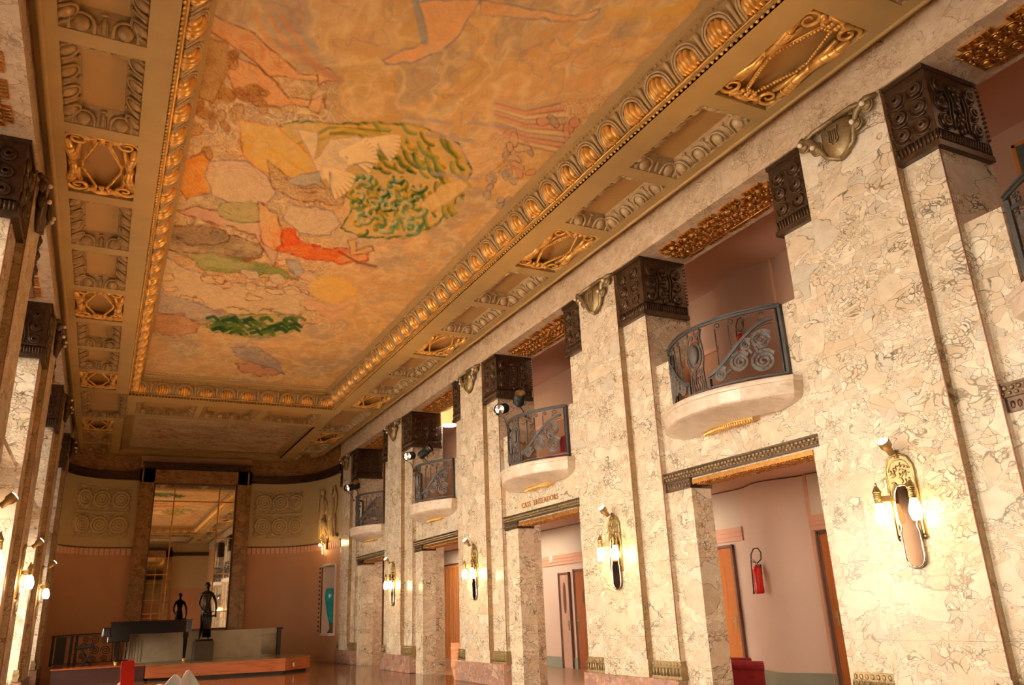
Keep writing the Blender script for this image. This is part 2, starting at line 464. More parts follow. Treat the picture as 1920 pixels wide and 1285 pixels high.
# corridor and gallery behind the right wall
mb = MB()
mb.box(XCW + .3, XCW + .5, YN, 31.5, 0, 8.1, 0)
def curved_wall(m, x, y0, y1, z0, z1, depth, n=20, mi=0):
    vs = []; fs = []
    for i in range(n + 1):
        t_ = i / n; y = y0 + (y1 - y0) * t_
        xx = x - depth * .5 * (1 - math.cos(2 * PI * t_))
        vs += [(xx, y, z0), (xx, y, z1)]
    for i in range(n): fs.append((2 * i, 2 * i + 2, 2 * i + 3, 2 * i + 1))
    m.add(vs, fs, True, mi)
# plain stretches and swelling piers of the corridor wall, lower and upper storey
FL = [(YN, 10.45), (12.2, 14.9), (16.5, 31.5)]
for y0, y1 in FL:
    for z0, z1, mi in ((0, 2.62, 0), (2.62, 2.88, 2), (2.88, 3.6, 1), (4.2, 6.55, 3), (6.55, 6.65, 2), (6.65, 7.9, 4)):
        mb.box(XCW - (.03 if mi == 2 else 0), XCW + .35, y0, y1, z0, z1, mi)
for z in (2.70, 2.78): 
    for y0, y1 in FL: mb.box(XCW - .045, XCW, y0, y1, z, z + .012, 2)
for y0, y1 in ((10.45, 12.2), (14.9, 16.5)):
    curved_wall(mb, XCW, y0, y1, 0, 3.6, .28); curved_wall(mb, XCW, y0, y1, 4.2, 7.9, .28, 20, 4)
    mb.box(XCW - .02, XCW + .05, y0 - .05, y0 + .02, 0, 7.9, 2)
o = struct(mb.build('wall_back', [M['pink_pale'], M['cream_wall'], M['salmon'], M['pink'], M['gallery']]))
mb = MB(); mb.box(8.2, XCW + .3, YN, 31.5, 3.62, 4.2, 0); mb.box(7.86, 8.2, YN, 31.5, 4.02, 4.2, 0)
struct(mb.build('ceiling_corridor', M['corr_ceiling']))
mb = MB(); mb.box(8.69, XCW + .5, YN, 31.5, 7.9, 8.05)
struct(mb.build('ceiling_gallery', M['corr_ceiling']))
mb = MB()
for y0, y1 in FL: mb.box(XCW - .03, XCW + .02, y0, y1, 0, .27)
for y0, y1 in ((10.45, 12.2), (14.9, 16.5)): curved_wall(mb, XCW - .015, y0, y1, 0, .27, .28)
struct(mb.build('baseboard_corridor', M['green_base']))
mb = MB(); mb.box(8.2, XCW + .3, 31.4, 31.6, 0, 8); mb.box(8.2, XCW + .3, YN - .1, YN, 0, 8)
struct(mb.build('wall_corridor_end', M['pink']))

# stretches of wall that close the hall beyond the last piers and behind the camera
def arc_plan(sx):
    pts = [(7.75, 29.5), (7.70, 30.1), (7.60, 30.7), (7.46, 31.3), (7.22, 31.9), (6.88, 32.42), (6.40, 32.8), (5.85, 32.97), (4.95, 33.0)]
    # smooth by Catmull-Rom
    out = []
    for i in range(len(pts) - 1):
        p0 = Vector(pts[max(i - 1, 0)]); p1 = Vector(pts[i]); p2 = Vector(pts[i + 1]); p3 = Vector(pts[min(i + 2, len(pts) - 1)])
        for j in range(5):
            t_ = j / 5
            q = .5 * ((2 * p1) + (p2 - p0) * t_ + (2 * p0 - 5 * p1 + 4 * p2 - p3) * t_ ** 2 + (3 * p1 - p0 - 3 * p2 + p3) * t_ ** 3)
            out.append((q.x, q.y))
    out.append(pts[-1])
    if sx < 0: out = [(2 * 2.93 - x, y) for x, y in out]
    return out
def sweep_wall(m, plan, z0, z1, mi=0, off=0.0, skip=None):
    vs = []; P = [Vector(p) for p in plan]
    for i, q in enumerate(P):
        t_ = (P[min(i + 1, len(P) - 1)] - P[max(i - 1, 0)]).normalized()
        nn = Vector((-t_.y, t_.x))
        c_ = Vector((3, 20)) - q
        if nn.dot(c_) < 0: nn = -nn
        q2 = q + nn * off
        vs += [(q2.x, q2.y, z0), (q2.x, q2.y, z1)]
    fs = []
    for i in range(len(P) - 1):
        if skip and skip(P[i], P[i + 1]): continue
        fs.append((2 * i, 2 * i + 2, 2 * i + 3, 2 * i + 1))
    m.add(vs, fs, True, mi)
def sweep_solid(m, plan, z0, z1, d0, d1, mi=0):
    """closed moulding following the plan, from offset d0 to d1 into the room"""
    P = [Vector(p) for p in plan]; vs = []
    for i, q in enumerate(P):
        t_ = (P[min(i + 1, len(P) - 1)] - P[max(i - 1, 0)]).normalized()
        nn = Vector((-t_.y, t_.x))
        if nn.dot(Vector((3, 20)) - q) < 0: nn = -nn
        A, B = q + nn * d0, q + nn * d1
        vs += [(A.x, A.y, z0), (B.x, B.y, z0), (B.x, B.y, z1), (A.x, A.y, z1)]
    fs = []
    for i in range(len(P) - 1):
        for k in range(4):
            l = (k + 1) % 4
            fs.append((4 * i + k, 4 * i + l, 4 * i + 4 + l, 4 * i + 4 + k))
    n = len(P) * 4
    fs += [(0, 1, 2, 3), (n - 1, n - 2, n - 3, n - 4)]
    m.add(vs, fs, False, mi)
NICHE = (30.05, 31.15)
for sx, nm in ((1, 'wall_far_right'), (-1, 'wall_far_left')):
    pl = arc_plan(sx); m = MB()
    def sk(p, q): return sx > 0 and p.x > 7 and (p.y + q.y) / 2 > NICHE[0] and (p.y + q.y) / 2 < NICHE[1]
    sweep_wall(m, pl, 0, .95, 0); sweep_wall(m, pl, .95, 3.35, 0, skip=sk); sweep_wall(m, pl, 3.35, 4.2, 0)
    sweep_wall(m, pl, 4.2, 6.75, 1)
    sweep_wall(m, pl, 6.75, 7.95, 2)
    if sx > 0:
        m.box(8.15, 8.2, NICHE[0] - .12, NICHE[1] + .12, .9, 3.4, 3)
        m.box(7.68, 8.2, NICHE[0] - .18, NICHE[0] - .06, .9, 3.4, 3); m.box(7.55, 8.2, NICHE[1] + .04, NICHE[1] + .12, .9, 3.4, 3)
        m.box(7.5, 8.2, NICHE[0] - .12, NICHE[1] + .12, .88, .97, 3); m.box(7.5, 8.2, NICHE[0] - .12, NICHE[1] + .12, 3.33, 3.42, 3)
    struct(m.build(nm, [M['pink'], M['relief_light'], M['marble_brown'], M['pink_pale']]))
mb = MB()
mb.box(-3, 12, YF + .0, YF + .25, 0, 8.3)
struct(mb.build('wall_far', M['pink']))
mb = MB()
mb.box(-3, 12, YN - .25, YN, 0, 4.2, 0); mb.box(-3, 12, YN - .25, YN, 4.2, 8.3, 1)
mb.box(7.7, 8.2, YN, -1.15, 0, 7.2, 0)
struct(mb.build('wall_near', [M['pink'], M['relief_light']]))
mb = MB()
mb.box(.92, 1.42, YN, YN + .28, 0, 7.1); mb.box(4.43, 4.95, YN, YN + .28, 0, 7.1); mb.box(.92, 4.95, YN, YN + .28, 6.6, 7.1)
struct(mb.build('trim_near', M['marble_brown']))
mb = MB()
mb.box(-1.4, 1.0, YN, YN + .12, 6.7, 6.98); mb.box(4.9, 7.7, YN, YN + .12, 6.7, 6.98); mb.box(1.0, 4.88, YN, YN + .38, 7.12, 7.34)
struct(mb.build('trim_near_cornice', M['bronze']))
mb = MB()
for x in (1.44, 2.15, 3.80, 4.40): mb.box(x - .03, x + .03, YN + .06, YN + .12, 0, 6.6)
for z in (1.98, 3.29, 4.6, 5.92): mb.box(1.42, 4.43, YN + .06, YN + .11, z, z + .05)
o = struct(mb.build('door_near', M['gilt_lintel']))
mb = MB(); mb.box(1.42, 4.43, YN + .04, YN + .06, 0, 6.6); mb.build('door_glass', M['mirror'], o)

# ------------------------------------------------------------------ PIERS
def rosette(m, c, ax, r):
    """stacked rings with a hollow eye: c centre on the face, ax outward normal"""
    A = Vector(ax); C = Vector(c)
    m.lathe([(r, 0), (r * .98, r * .28), (r * .72, r * .42), (r * .62, r * .30), (r * .46, r * .52), (r * .30, r * .60), (r * .27, r * .40), (r * .22, .0)], 18, C, A, cap=False)
    m.lathe([(r * 1.28, 0), (r * 1.22, r * .16), (r * 1.10, 0)], 18, C, A, cap=False)
def capital(side_neg, w0, w1, deep, m, seen_side):
    """capital in local coordinates: x out, y along; w0..w1 strip range; bronze box with rosettes"""
    xo = .07
    z0, z1 = ZB, ZT
    m.box(-deep, xo - .02, w0, w1, z0 + .02, z1)
    m.box(-deep - .02, xo + .012, w0 - .01, w1 + .01, z0, z0 + .055)
    m.box(-deep - .02, xo + .004, w0 - .005, w1 + .005, z0 + .055, z0 + .075)
    m.box(-deep - .02, xo + .012, w0 - .01, w1 + .01, z1 - .06, z1)
    ww = w1 - w0
    nfl = max(6, int(ww / .045))
    for i in range(nfl):                                   # fluted band
        y = w0 + ww * (i + .5) / nfl
        m.tube([(xo - .02, y, z0 + .085), (xo - .014, y, z0 + .20)], .016, 6)
    m.box(-deep, xo - .006, w0, w1, z0 + .205, z0 + .225)
    for cy in (.27, .73):
        for rr_ in range(3):
            rosette(m, (xo - .02, w0 + ww * cy, z0 + .345 + .235 * rr_), (1, 0, 0), .085)
            m.tube([(xo - .012, w0 + ww * cy + .12 * math.cos(q_), z0 + .345 + .235 * rr_ + .115 * math.sin(q_)) for q_ in [PI * .9 + k * .35 for k in range(8)]], [.012 + .0015 * k for k in range(8)], 5)
    if seen_side:
        s_ = seen_side
        ys = w0 if s_ < 0 else w1
        nf = 20
        for i in range(nf):
            x = -deep + (deep + .04) * (i + .5) / nf
            m.tube([(x, ys, z0 + .085), (x, ys + s_ * .006, z0 + .20)], .017, 6)
        for x in (-deep + .20, -.13):
            for rr_ in range(3):
                rosette(m, (x, ys, z0 + .345 + .235 * rr_), (0, s_, 0), .088)
        xm = -deep / 2 + .03                                 # the relief between the rosettes
        for k in range(9):
            zz = z0 + .28 + .07 * k
            m.ell((xm + .03 * math.sin(k * 1.7), ys + s_ * .01, zz), .05 + .03 * math.sin(k * 2.1) ** 2, .03, .05, 8, 6)
        for dx in (-.11, .11, -.17, .17):
            m.tube([(xm + dx + .02 * math.sin(k), ys + s_ * .012, z0 + .28 + .075 * k) for k in range(8)], .012, 5)
        for k in range(12):                                  # saw-toothed back edge
            m.ell((-deep - .01, ys + s_ * .005, z0 + .28 + .06 * k), .02, .02, .02, 6, 4)

def make_pier(idx, wall):
    n, pn, pf, f = PIERS[idx]
    yc = (pn + pf) / 2
    if wall == 'right':
        kw = right(yc); L = lambda y: yc - y; x_near = 1
    else:
        kw = left(yc); L = lambda y: y - yc; x_near = -1
    names = {0: 'beside the camera', 1: 'nearest', 2: 'second nearest', 3: 'third', 4: 'fourth', 5: 'last, next to the curved end wall'}
    if wall == 'right':
        lab = {0: 'cream marble pier of the door wall nearest the entrance end, outside the view',
               1: 'large cream breccia marble pier at the right, with the biggest wall sconce',
               2: 'cream marble pier right of the balcony with the letters below it',
               3: 'cream marble pier behind the stack of clay pots, with a sconce at mid height',
               4: 'cream marble pier on the door wall, one before the last at the stage end',
               5: 'narrow shaded marble pier where the door wall meets the curved pink end wall'}[idx]
    else:
        lab = {0: 'marble pier of the window wall closest to the entrance end, outside the view',
               1: 'left window wall pier at the picture edge, with the largest dark capital on that wall',
               2: 'left window wall pier second from the picture edge, its capital level with the ceiling painting',
               3: 'left window wall pier third from the picture edge, with a glowing sconce in front',
               4: 'left window wall pier fourth from the picture edge, seen as a thin bright strip',
               5: 'left window wall pier farthest away, touching the curved corner beside the stage railing'}[idx]
    t_ = thing('marble_pier', lab, 'pier', kw['loc'], kw['rz'], 'marble piers of the door wall' if wall == 'right' else 'marble piers of the window wall')
    lo = lambda p, q: (min(L(p), L(q)), max(L(p), L(q)))
    a0, a1 = lo(n, f)
    m = MB(); m.box(-.94, 0, a0, a1, .0, ZT); m.build('shaft', M['marble'], t_)
    p0, p1 = lo(pn, pf)
    m = MB(); m.box(-.01, .10, p0, p1, .44, ZT); m.build('panel', M['marble'], t_)
    yn = L(pn)
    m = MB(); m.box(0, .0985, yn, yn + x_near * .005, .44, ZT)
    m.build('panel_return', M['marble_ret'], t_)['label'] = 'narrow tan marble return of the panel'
    m = MB()                                                # thin red-brown arrises
    for y, x in ((L(pn), .10), (L(n), 0)):
        m.tube([(x, y, .70), (x, y, ZB if x == 0 else ZT)], .009, 6)
    m.build('edge_bead', M['edge'], t_)
    # capitals on both strips
    c0, c1 = lo(n - .06, pn); m = MB(); capital(None, c0, c1, .87, m, x_near); m.build('capital', M['bronze'], t_)['label'] = 'dark bronze capital with ringed eyes'
    c0, c1 = lo(pf, f + .06); m = MB(); capital(None, c0, c1, .87, m, 0); m.build('capital', M['bronze'], t_)['label'] = 'dark bronze capital with ringed eyes'
    # bronze base mouldings
    for q0, q1 in ((n - .06, pn), (pf, f + .05)):
        c0, c1 = lo(q0, q1); m = MB()
        m.box(-.09, .05, c0, c1, .44, .47); m.box(-.08, .035, c0 + .015, c1 - .015, .47, .60); m.box(-.075, .022, c0 + .03, c1 - .03, .60, .68)
        k = max(4, int((c1 - c0) / .075))
        for i in range(k):
            y = c0 + (c1 - c0) * (i + .5) / k
            m.tube([(.036, y - .026, .475), (.048, y - .026, .575), (.052, y - .012, .595), (.052, y + .012, .595), (.048, y + .026, .575), (.036, y + .026, .475)], .007, 5)
            m.ell((.036, y, .53), .014, .016, .045, 8, 6)
            m.ell((.024, y, .64), .012, .026, .03, 8, 6)
        m.box(-.08, .045, c0 + .01, c1 - .01, .598, .612); m.box(-.08, .032, c0 + .025, c1 - .025, .672, .685)
        m.build('base_molding', M['bronze_green'], t_)
    c0, c1 = lo(n - .02, f + .07)
    m = MB(); m.bbox(-.10, .105, c0, c1, 0, .44, .012); m.build('plinth', M['marble_plinth'], t_)['label'] = 'mottled rose breccia plinth'
    # bronze emblem with a lyre and four opal bulbs
    m = MB(); X = .10; zb = 6.60; zt = 7.16
    hw = .24
    shield = [(-hw, zt - .06), (-hw * .98, zt - .26), (-hw * .8, zb + .16), (-hw * .45, zb + .03), (0, zb), (hw * .45, zb + .03), (hw * .8, zb + .16), (hw * .98, zt - .26), (hw, zt - .06), (0, zt)]
    vs = []; fs = []
    rings = [(1, 0), (.97, .05), (.86, .085), (.5, .12), (.0, .13)]
    for s_, x in rings:
        for (u, v) in shield: vs.append((X + x, u * s_, (v - (zt + zb) / 2) * s_ + (zt + zb) / 2))
    ns = len(shield)
    for i in range(len(rings) - 1):
        for k in range(ns):
            fs.append((i * ns + k, i * ns + (k + 1) % ns, (i + 1) * ns + (k + 1) % ns, (i + 1) * ns + k))
    m.add(vs, fs, True)
    for s_ in (-1, 1):
        m.tube([(X + .03, s_ * .62, zt - .02), (X + .08, s_ * .5, zt - .03), (X + .1, s_ * .36, zt - .12), (X + .08, s_ * .27, zt - .28), (X + .05, s_ * .2, zb + .12), (X + .05, 0, zb + .0)], [.03, .05, .045, .035, .03, .03], 8)
        m.tube([(X + .06, s_ * .55, zt - .1), (X + .1, s_ * .42, zt - .06), (X + .1, s_ * .3, zt - .02), (X + .1, 0, zt - .02)], .035, 8)
        for (y, z) in ((.49, 7.05), (.31, 6.91)):
            m.lathe([(.02, 0), (.075, .02), (.095, .05), (.088, .07), (.06, .045), (.05, .09), (.02, .1)], 16, (X + .02, s_ * y, z), (1, 0, 0))
            m.ring((X + .09, s_ * y, z), .06, .012, n=14, m=5)
        for k in range(5):
            m.ell((X + .06, s_ * (.08 + .09 * k), zt - .015), .04, .045, .04, 8, 6)
    # lyre on the shield
    lx = X + .135
    for s_ in (-1, 1):
        m.tube([(lx, s_ * .02, 6.80), (lx, s_ * .07, 6.84), (lx, s_ * .06, 6.93), (lx, s_ * .08, 7.02), (lx, s_ * .05, 7.04)], .012, 6)
        m.tube([(lx, s_ * .03, 6.84), (lx, s_ * .03, 7.0)], .006, 5)
    m.tube([(lx, -.08, 7.0), (lx, .08, 7.0)], .01, 6); m.tube([(lx, 0, 6.84), (lx, 0, 7.0)], .006, 5)
    e = m.build('emblem', M['bronze_green'] if wall == 'right' else M['bronze'], t_)
    e['label'] = 'bronze lyre emblem'
    for s_ in (-1, 1):
        for (y, z) in ((.49, 7.05), (.31, 6.91)):
            b_ = MB(); b_.ell((X + .155, s_ * y, z), .034, .034, .034, 12, 8); b_.build('bulb', M['bulb_small'], e)
    return t_
for i in range(len(PIERS)):
    make_pier(i, 'right')
    make_pier(i, 'left')

# ------------------------------------------------------------------ lintels: bronze strip and gilt soffit over every doorway
tn = 2
for k, f, n in bays():
    m = MB()
    m.box(7.785, 7.86, f, n, 3.30, 3.42); m.box(7.77, 7.86, f, n, 3.405, 3.43); m.box(7.775, 7.86, f, n, 3.285, 3.305)
    N = int((n - f) / .07)
    for i in range(N):
        y = f + (n - f) * (i + .5) / N
        m.cm = 1
        m.ell((7.785, y, 3.375), .026, .028, .026, 8, 5); m.ell((7.785, y + .035, 3.325), .022, .026, .020, 8, 5)
    m.cm = 0
    m.box(7.80, 8.22, n - .60, n, 3.14, 3.29)               # dark necking on the door pilaster
    for i in range(8):
        m.ell((7.80, n - .56 + .07 * i, 3.21), .012, .025, .04, 8, 5); m.ell((7.83 + .05 * i, n - .60, 3.21), .02, .012, .04, 8, 5)
    struct(m.build('trim_%d' % tn, [M['bronze'], M['bronze_green']])); tn += 1
    m = MB(); y0, y1 = f + .2, n - .6
    m.box(7.83, 8.2, y0, y1, 3.20, 3.26)
    rs = random.Random(k)
    for yy in (7.85, 8.17):
        N = int((y1 - y0) / .05)
        for i in range(N): m.ell((yy, y0 + (y1 - y0) * (i + .5) / N, 3.20), .016, .02, .014, 6, 4)
    N = int((y1 - y0) / .17)
    for i in range(N):
        y = y0 + (y1 - y0) * (i + .5) / N
        for j in range(3):
            m.ell((7.93 + .09 * j + rs.uniform(-.015, .015), y + rs.uniform(-.02, .02), 3.20), .045, .06, .028, 8, 5)
        m.ring((8.02, y, 3.195), .07, .01, (0, 0, 1), 12, 5)
    struct(m.build('trim_%d' % tn, M['gilt_lintel'])); tn += 1
# gilt coffered panels under the beam over every gallery opening
def soffit_panel(f, n, sgn, seed):
    m = MB(); rs = random.Random(seed)
    X = (lambda x: x) if sgn > 0 else mirror_x
    y0, y1 = f + .32, n - .32; z = ZT
    m.box(X(7.93), X(8.45), y0, y1, z - .03, z)
    k = 5
    for i in range(k):
        ya = y0 + (y1 - y0) * (i + .15) / k; yb = y0 + (y1 - y0) * (i + .85) / k
        m.box(X(7.84), X(8.54), ya, yb, z - .028, z)
        for q in range(5):
            m.tube([(X(7.845), ya + (yb - ya) * (q + .5) / 5, z - .03), (X(7.93), ya + (yb - ya) * (q + .5) / 5, z - .03)], .012, 5)
            m.tube([(X(8.45), ya + (yb - ya) * (q + .5) / 5, z - .03), (X(8.535), ya + (yb - ya) * (q + .5) / 5, z - .03)], .012, 5)
    nn = int((y1 - y0) / .16)
    for i in range(nn):
        for j in range(3):
            y = y0 + (y1 - y0) * (i + .5) / nn; x = 8.02 + .165 * j
            m.ell((X(x), y, z - .035), .055, .055, .03, 10, 5)
            m.ring((X(x), y, z - .035), .074, .010, (0, 0, 1), 12, 5)
            for q in range(3):
                an = rs.uniform(0, 6.28)
                m.ell((X(x + .075 * math.cos(an)), y + .075 * math.sin(an), z - .045), .026, .026, .018, 6, 4)
    m.tube([(X(8.43), y0, z - .05), (X(8.43), y1, z - .05)], .014, 6)
    for s_ in (0, 1):
        yy = y0 if s_ == 0 else y1
        m.tube([(X(7.93), yy, z - .035), (X(8.45), yy, z - .035)], .014, 6)
    return m
for k, f, n in bays():
    for sg in (1, -1):
        struct(soffit_panel(f, n, sg, k).build('trim_%d' % tn, M['gilt_lintel'])); tn += 1

# ------------------------------------------------------------------ CEILING
mb = MB()
XO0, XO1, YO0, YO1 = .107, 5.951, 3.0, 23.947        # opening of the main painting
ZT2 = 7.83
cof = []                                              # (x0, x1, y0, y1, ornament)
for i in range(-4, 13):
    if i in (10, 11) or i in (-1,): continue
    y1 = 6.40 + 1.903 * i; y0 = y1 - 1.66
    if i < -1: y1 -= .2; y0 -= .2
    if y0 < YN: continue
    ii = i - 10 if i > 9 else i
    orn = (ii % 3 == 0)
    if i > 11: y0, y1 = {12: (27.25, 29.04)}[i]; orn = True
    cof.append((6.355, 7.233, y0, y1, orn)); cof.append((-1.062, -.189, y0, y1, orn))
for y0, y1 in ((29.27, 30.85), (31.10, 32.65)):
    cof.append((6.355, 7.233, y0, y1, False)); cof.append((-1.062, -.189, y0, y1, False))
cof += [(6.14, 7.233, 23.85, 26.95, False), (-1.062, .12, 23.85, 26.95, False)]
for x0, x1 in ((.38, 2.03), (2.21, 3.87), (4.08, 5.74)):
    cof.append((x0, x1, 24.65, 26.12, False)); cof.append((x0, x1, .85, 2.3, False))
cof += [(6.355, 7.233, 2.65, 4.3, False), (-1.062, -.189, 2.65, 4.3, False)]
# flat ribs: decompose the soffit plane around the openings into strips
XB0, XB1 = -1.26, 7.44
holes = [(c_[0], c_[1], c_[2], c_[3]) for c_ in cof] + [(XO0, XO1, YO0, YO1), (.10, 5.95, 26.45, 32.45), (.10, 5.95, -4.4, .5)]
ycuts = sorted(set([YN, YF] + [h for q in holes for h in q[2:4]]))
for ya, yb in zip(ycuts[:-1], ycuts[1:]):
    if yb - ya < 1e-4: continue
    ym = (ya + yb) / 2
    xs = sorted([(h[0], h[1]) for h in holes if h[2] < ym < h[3]])
    x = XB0
    for h0, h1 in xs:
        if h0 > x: mb.box(x, h0, ya, yb, ZC, ZT2)
        x = max(x, h1)
    if x < XB1: mb.box(x, XB1, ya, yb, ZC, ZT2)
mb.box(-3, 9, YN, YF, 8.30, 8.45)
for xa, xb in ((XB1, 7.70), (-1.38, XB0)): mb.box(xa, xb, YN, YF, ZT2 - .02, ZT2)
for x in (XB1 - .03, XB0 + .03):
    mb.tube([(x, YN, ZC), (x, YF, ZC)], .03, 8)
ceil = struct(mb.build('ceiling', M['ochre']))

def egg_row(m, p0, p1, inw, sc_=1.0):
    """shell-and-dart row on a sloped face; p0..p1 along the rib edge, inw = inward unit vector (x, y)"""
    P0, P1 = Vector(p0), Vector(p1); d = P1 - P0; Lg = d.length; d.normalize()
    I = Vector((inw[0], inw[1], 0))
    n = max(2, round(Lg / .40)); st = Lg / n
    # sloped backing
    for i in range(n):
        cpt = P0 + d * st * (i + .5)
        slope = (I * .16 + Vector((0, 0, .13))).normalized(); nor = (I * .13 - Vector((0, 0, .16))).normalized()
        base = cpt + I * .03 + Vector((0, 0, .035))
        rot = Matrix((d, slope, nor)).transposed()
        m.ell(tuple(base + slope * .055), .088, .10, .055, 12, 6, rot=rot)
        arch = []
        for k in range(9):
            an = PI * k / 8
            arch.append(base + slope * (.055 + .115 * math.sin(an)) + d * (.125 * math.cos(an)) + nor * .02)
        arch = [base + d * .125 - slope * .03 + nor * .01] + arch + [base - d * .125 - slope * .03 + nor * .01]
        m.tube(arch, .020, 6)
        q = P0 + d * st * i + I * .03 + Vector((0, 0, .035))
        m.tube([q - slope * .02, q + slope * .10, q + slope * .17], [.022, .03, .012], 6)
        m.tube([q + d * .035 - slope * .02, q + d * .028 + slope * .12], .012, 5)
        m.tube([q - d * .035 - slope * .02, q - d * .028 + slope * .12], .012, 5)
        m.ell(tuple(q + slope * .19), .045, .022, .022, 8, 5, rot=rot)

def coffer(x0, x1, y0, y1, orn, bright):
    m = MB(); m.box(x0 - .02, x1 + .02, y0 - .02, y1 + .02, ZT2 - .001 + (.02 if not orn else .0), ZT2 + .05)
    o = m.build('coffer', M['coffer'], ceil)
    m = MB()
    z = ZC
    if not orn:
        rows = [((x0, y1, z), (x1, y1, z), (0, -1)), ((x1, y0, z), (x1, y1, z), (-1, 0)), ((x0, y0, z), (x0, y1, z), (1, 0)), ((x0, y0, z), (x1, y0, z), (0, 1))]
        for p0, p1, iw in rows: egg_row(m, p0, p1, iw)
        for (x, y, sx, sy) in ((x0, y0, 1, 1), (x1, y0, -1, 1), (x1, y1, -1, -1), (x0, y1, 1, -1)):
            m.ell((x + sx * .06, y + sy * .06, z + .07), .06, .06, .05, 8, 5)
        # sloped bed behind the shells
        vs = [(x0, y0, z + .02), (x1, y0, z + .02), (x1, y1, z + .02), (x0, y1, z + .02), (x0 + .2, y0 + .2, ZT2 + .018), (x1 - .2, y0 + .2, ZT2 + .018), (x1 - .2, y1 - .2, ZT2 + .018), (x0 + .2, y1 - .2, ZT2 + .018)]
        m.add(vs, [(0, 4, 5, 1), (1, 5, 6, 2), (2, 6, 7, 3), (3, 7, 4, 0)])
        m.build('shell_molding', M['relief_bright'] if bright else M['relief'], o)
    else:
        cx, cy = (x0 + x1) / 2, (y0 + y1) / 2; hx, hy = (x1 - x0) / 2, (y1 - y0) / 2
        hexa = [(-.42 * hx, -.66 * hy), (.42 * hx, -.66 * hy), (.74 * hx, 0), (.42 * hx, .66 * hy), (-.42 * hx, .66 * hy), (-.74 * hx, 0)]
        hexa = [(-.16 * hx, -.74 * hy), (.16 * hx, -.74 * hy), (.56 * hx, -.1 * hy), (.56 * hx, .1 * hy), (.16 * hx, .74 * hy), (-.16 * hx, .74 * hy), (-.56 * hx, .1 * hy), (-.56 * hx, -.1 * hy)]
        for i in range(8):
            a_, b_ = hexa[i], hexa[(i + 1) % 8]
            L_ = math.hypot(b_[0] - a_[0], b_[1] - a_[1]); n_ = max(2, int(L_ / .042))
            for k in range(n_):
                t_ = k / n_
                m.ell((cx + a_[0] + (b_[0] - a_[0]) * t_, cy + a_[1] + (b_[1] - a_[1]) * t_, ZC + .04), .022, .022, .022, 6, 4)
            m.tube([(cx + a_[0] * 1.06, cy + a_[1] * 1.04, ZC + .06), (cx + b_[0] * 1.06, cy + b_[1] * 1.04, ZC + .06)], .018, 5)
        # modelled filling between the octagon and the coffer edge
        ring = [(-hx, -hy), (hx, -hy), (hx, -hy * .1), (hx, hy * .1), (hx, hy), (-hx, hy), (-hx, hy * .1), (-hx, -hy * .1)]
        ring = [(-hx * .3, -hy), (hx * .3, -hy), (hx, -hy * .1), (hx, hy * .1), (hx * .3, hy), (-hx * .3, hy), (-hx, hy * .1), (-hx, -hy * .1)]
        for sx in (-1, 1):
            for sy in (-1, 1):
                X = lambda u: cx + sx * u * hx
                Y = lambda v: cy + sy * v * hy
                # scroll volute in the corner
                sp = []
                for k in range(22):
                    an = k * .42; r_ = .15 * (1 - k / 26)
                    sp.append((X(.70) + sx * r_ * math.cos(an), Y(.78) + sy * r_ * math.sin(an), ZC + .05))
                m.tube(sp, [.034 - .0009 * k for k in range(22)], 6)
                m.tube([(X(.98), Y(.70), ZC + .06), (X(.90), Y(.45), ZC + .03), (X(.80), Y(.22), ZC + .03), (X(.84), Y(.0), ZC + .05)], [.05, .065, .06, .05], 8)
                m.tube([(X(.62), Y(.62), ZC + .06), (X(.70), Y(.40), ZC + .045), (X(.68), Y(.16), ZC + .05)], [.03, .04, .03], 6)
                m.tube([(X(.52), Y(.95), ZC + .06), (X(.36), Y(.86), ZC + .05), (X(.2), Y(.92), ZC + .06)], [.05, .05, .03], 8)
                for k in range(3): m.ring((X(.9 - .04 * k), Y(.52 - .12 * k), ZC + .04), .07, .010, (.3, 1, 0), 10, 5)
        for sy in (-1, 1):
            for k in range(9):
                m.ell((cx + (-.1 + .1 * (k % 3)), cy + sy * hy * (.80 + .06 * (k // 3)), ZC + .05), .04, .035, .03, 8, 5)
            m.ell((cx, cy + sy * hy * .95, ZC + .06), .16, .05, .05, 10, 5)
        for sx in (-1, 1):
            m.ell((cx + sx * hx * .84, cy, ZC + .05), .06, .12, .05, 10, 6)
        m.build('scroll_ornament', M['gold'] if True else M['relief'], o)
for c_ in cof: coffer(*c_, c_[0] > 6)  # right-hand coffers take the brighter relief, light painted into the colour

# main gilt frame of the painting
def frame_loops(m, x0, x1, y0, y1, prof):
    n = len(prof); vs = []
    for d, z in prof:
        vs += [(x0 + d, y0 + d, z), (x1 - d, y0 + d, z), (x1 - d, y1 - d, z), (x0 + d, y1 - d, z)]
    fs = []
    for i in range(n - 1):
        for k in range(4):
            l = (k + 1) % 4
            fs.append((i * 4 + k, i * 4 + l, i * 4 + 4 + l, i * 4 + 4 + k))
    m.add(vs, fs)
fr = MB()
frame_loops(fr, XO0, XO1, YO0, YO1, [(0, ZC), (0, ZC + .05), (.05, ZC + .06), (.05, ZC + .10), (.09, ZC + .12), (.25, ZC + .36), (.25, ZC + .40), (.30, ZC + .43), (.307, ZC + .47), (.36, ZC + .54)])
tr = struct(fr.build('trim_%d' % tn, M['ochre'])); tn += 1
m = MB(); md = MB(); rp = MB()
def edge_iter():
    yield (XO1, YO0), (XO1, YO1), (-1, 0)
    yield (XO0, YO1), (XO0, YO0), (1, 0)
    yield (XO1, YO1), (XO0, YO1), (0, -1)
    yield (XO0, YO0), (XO1, YO0), (0, 1)
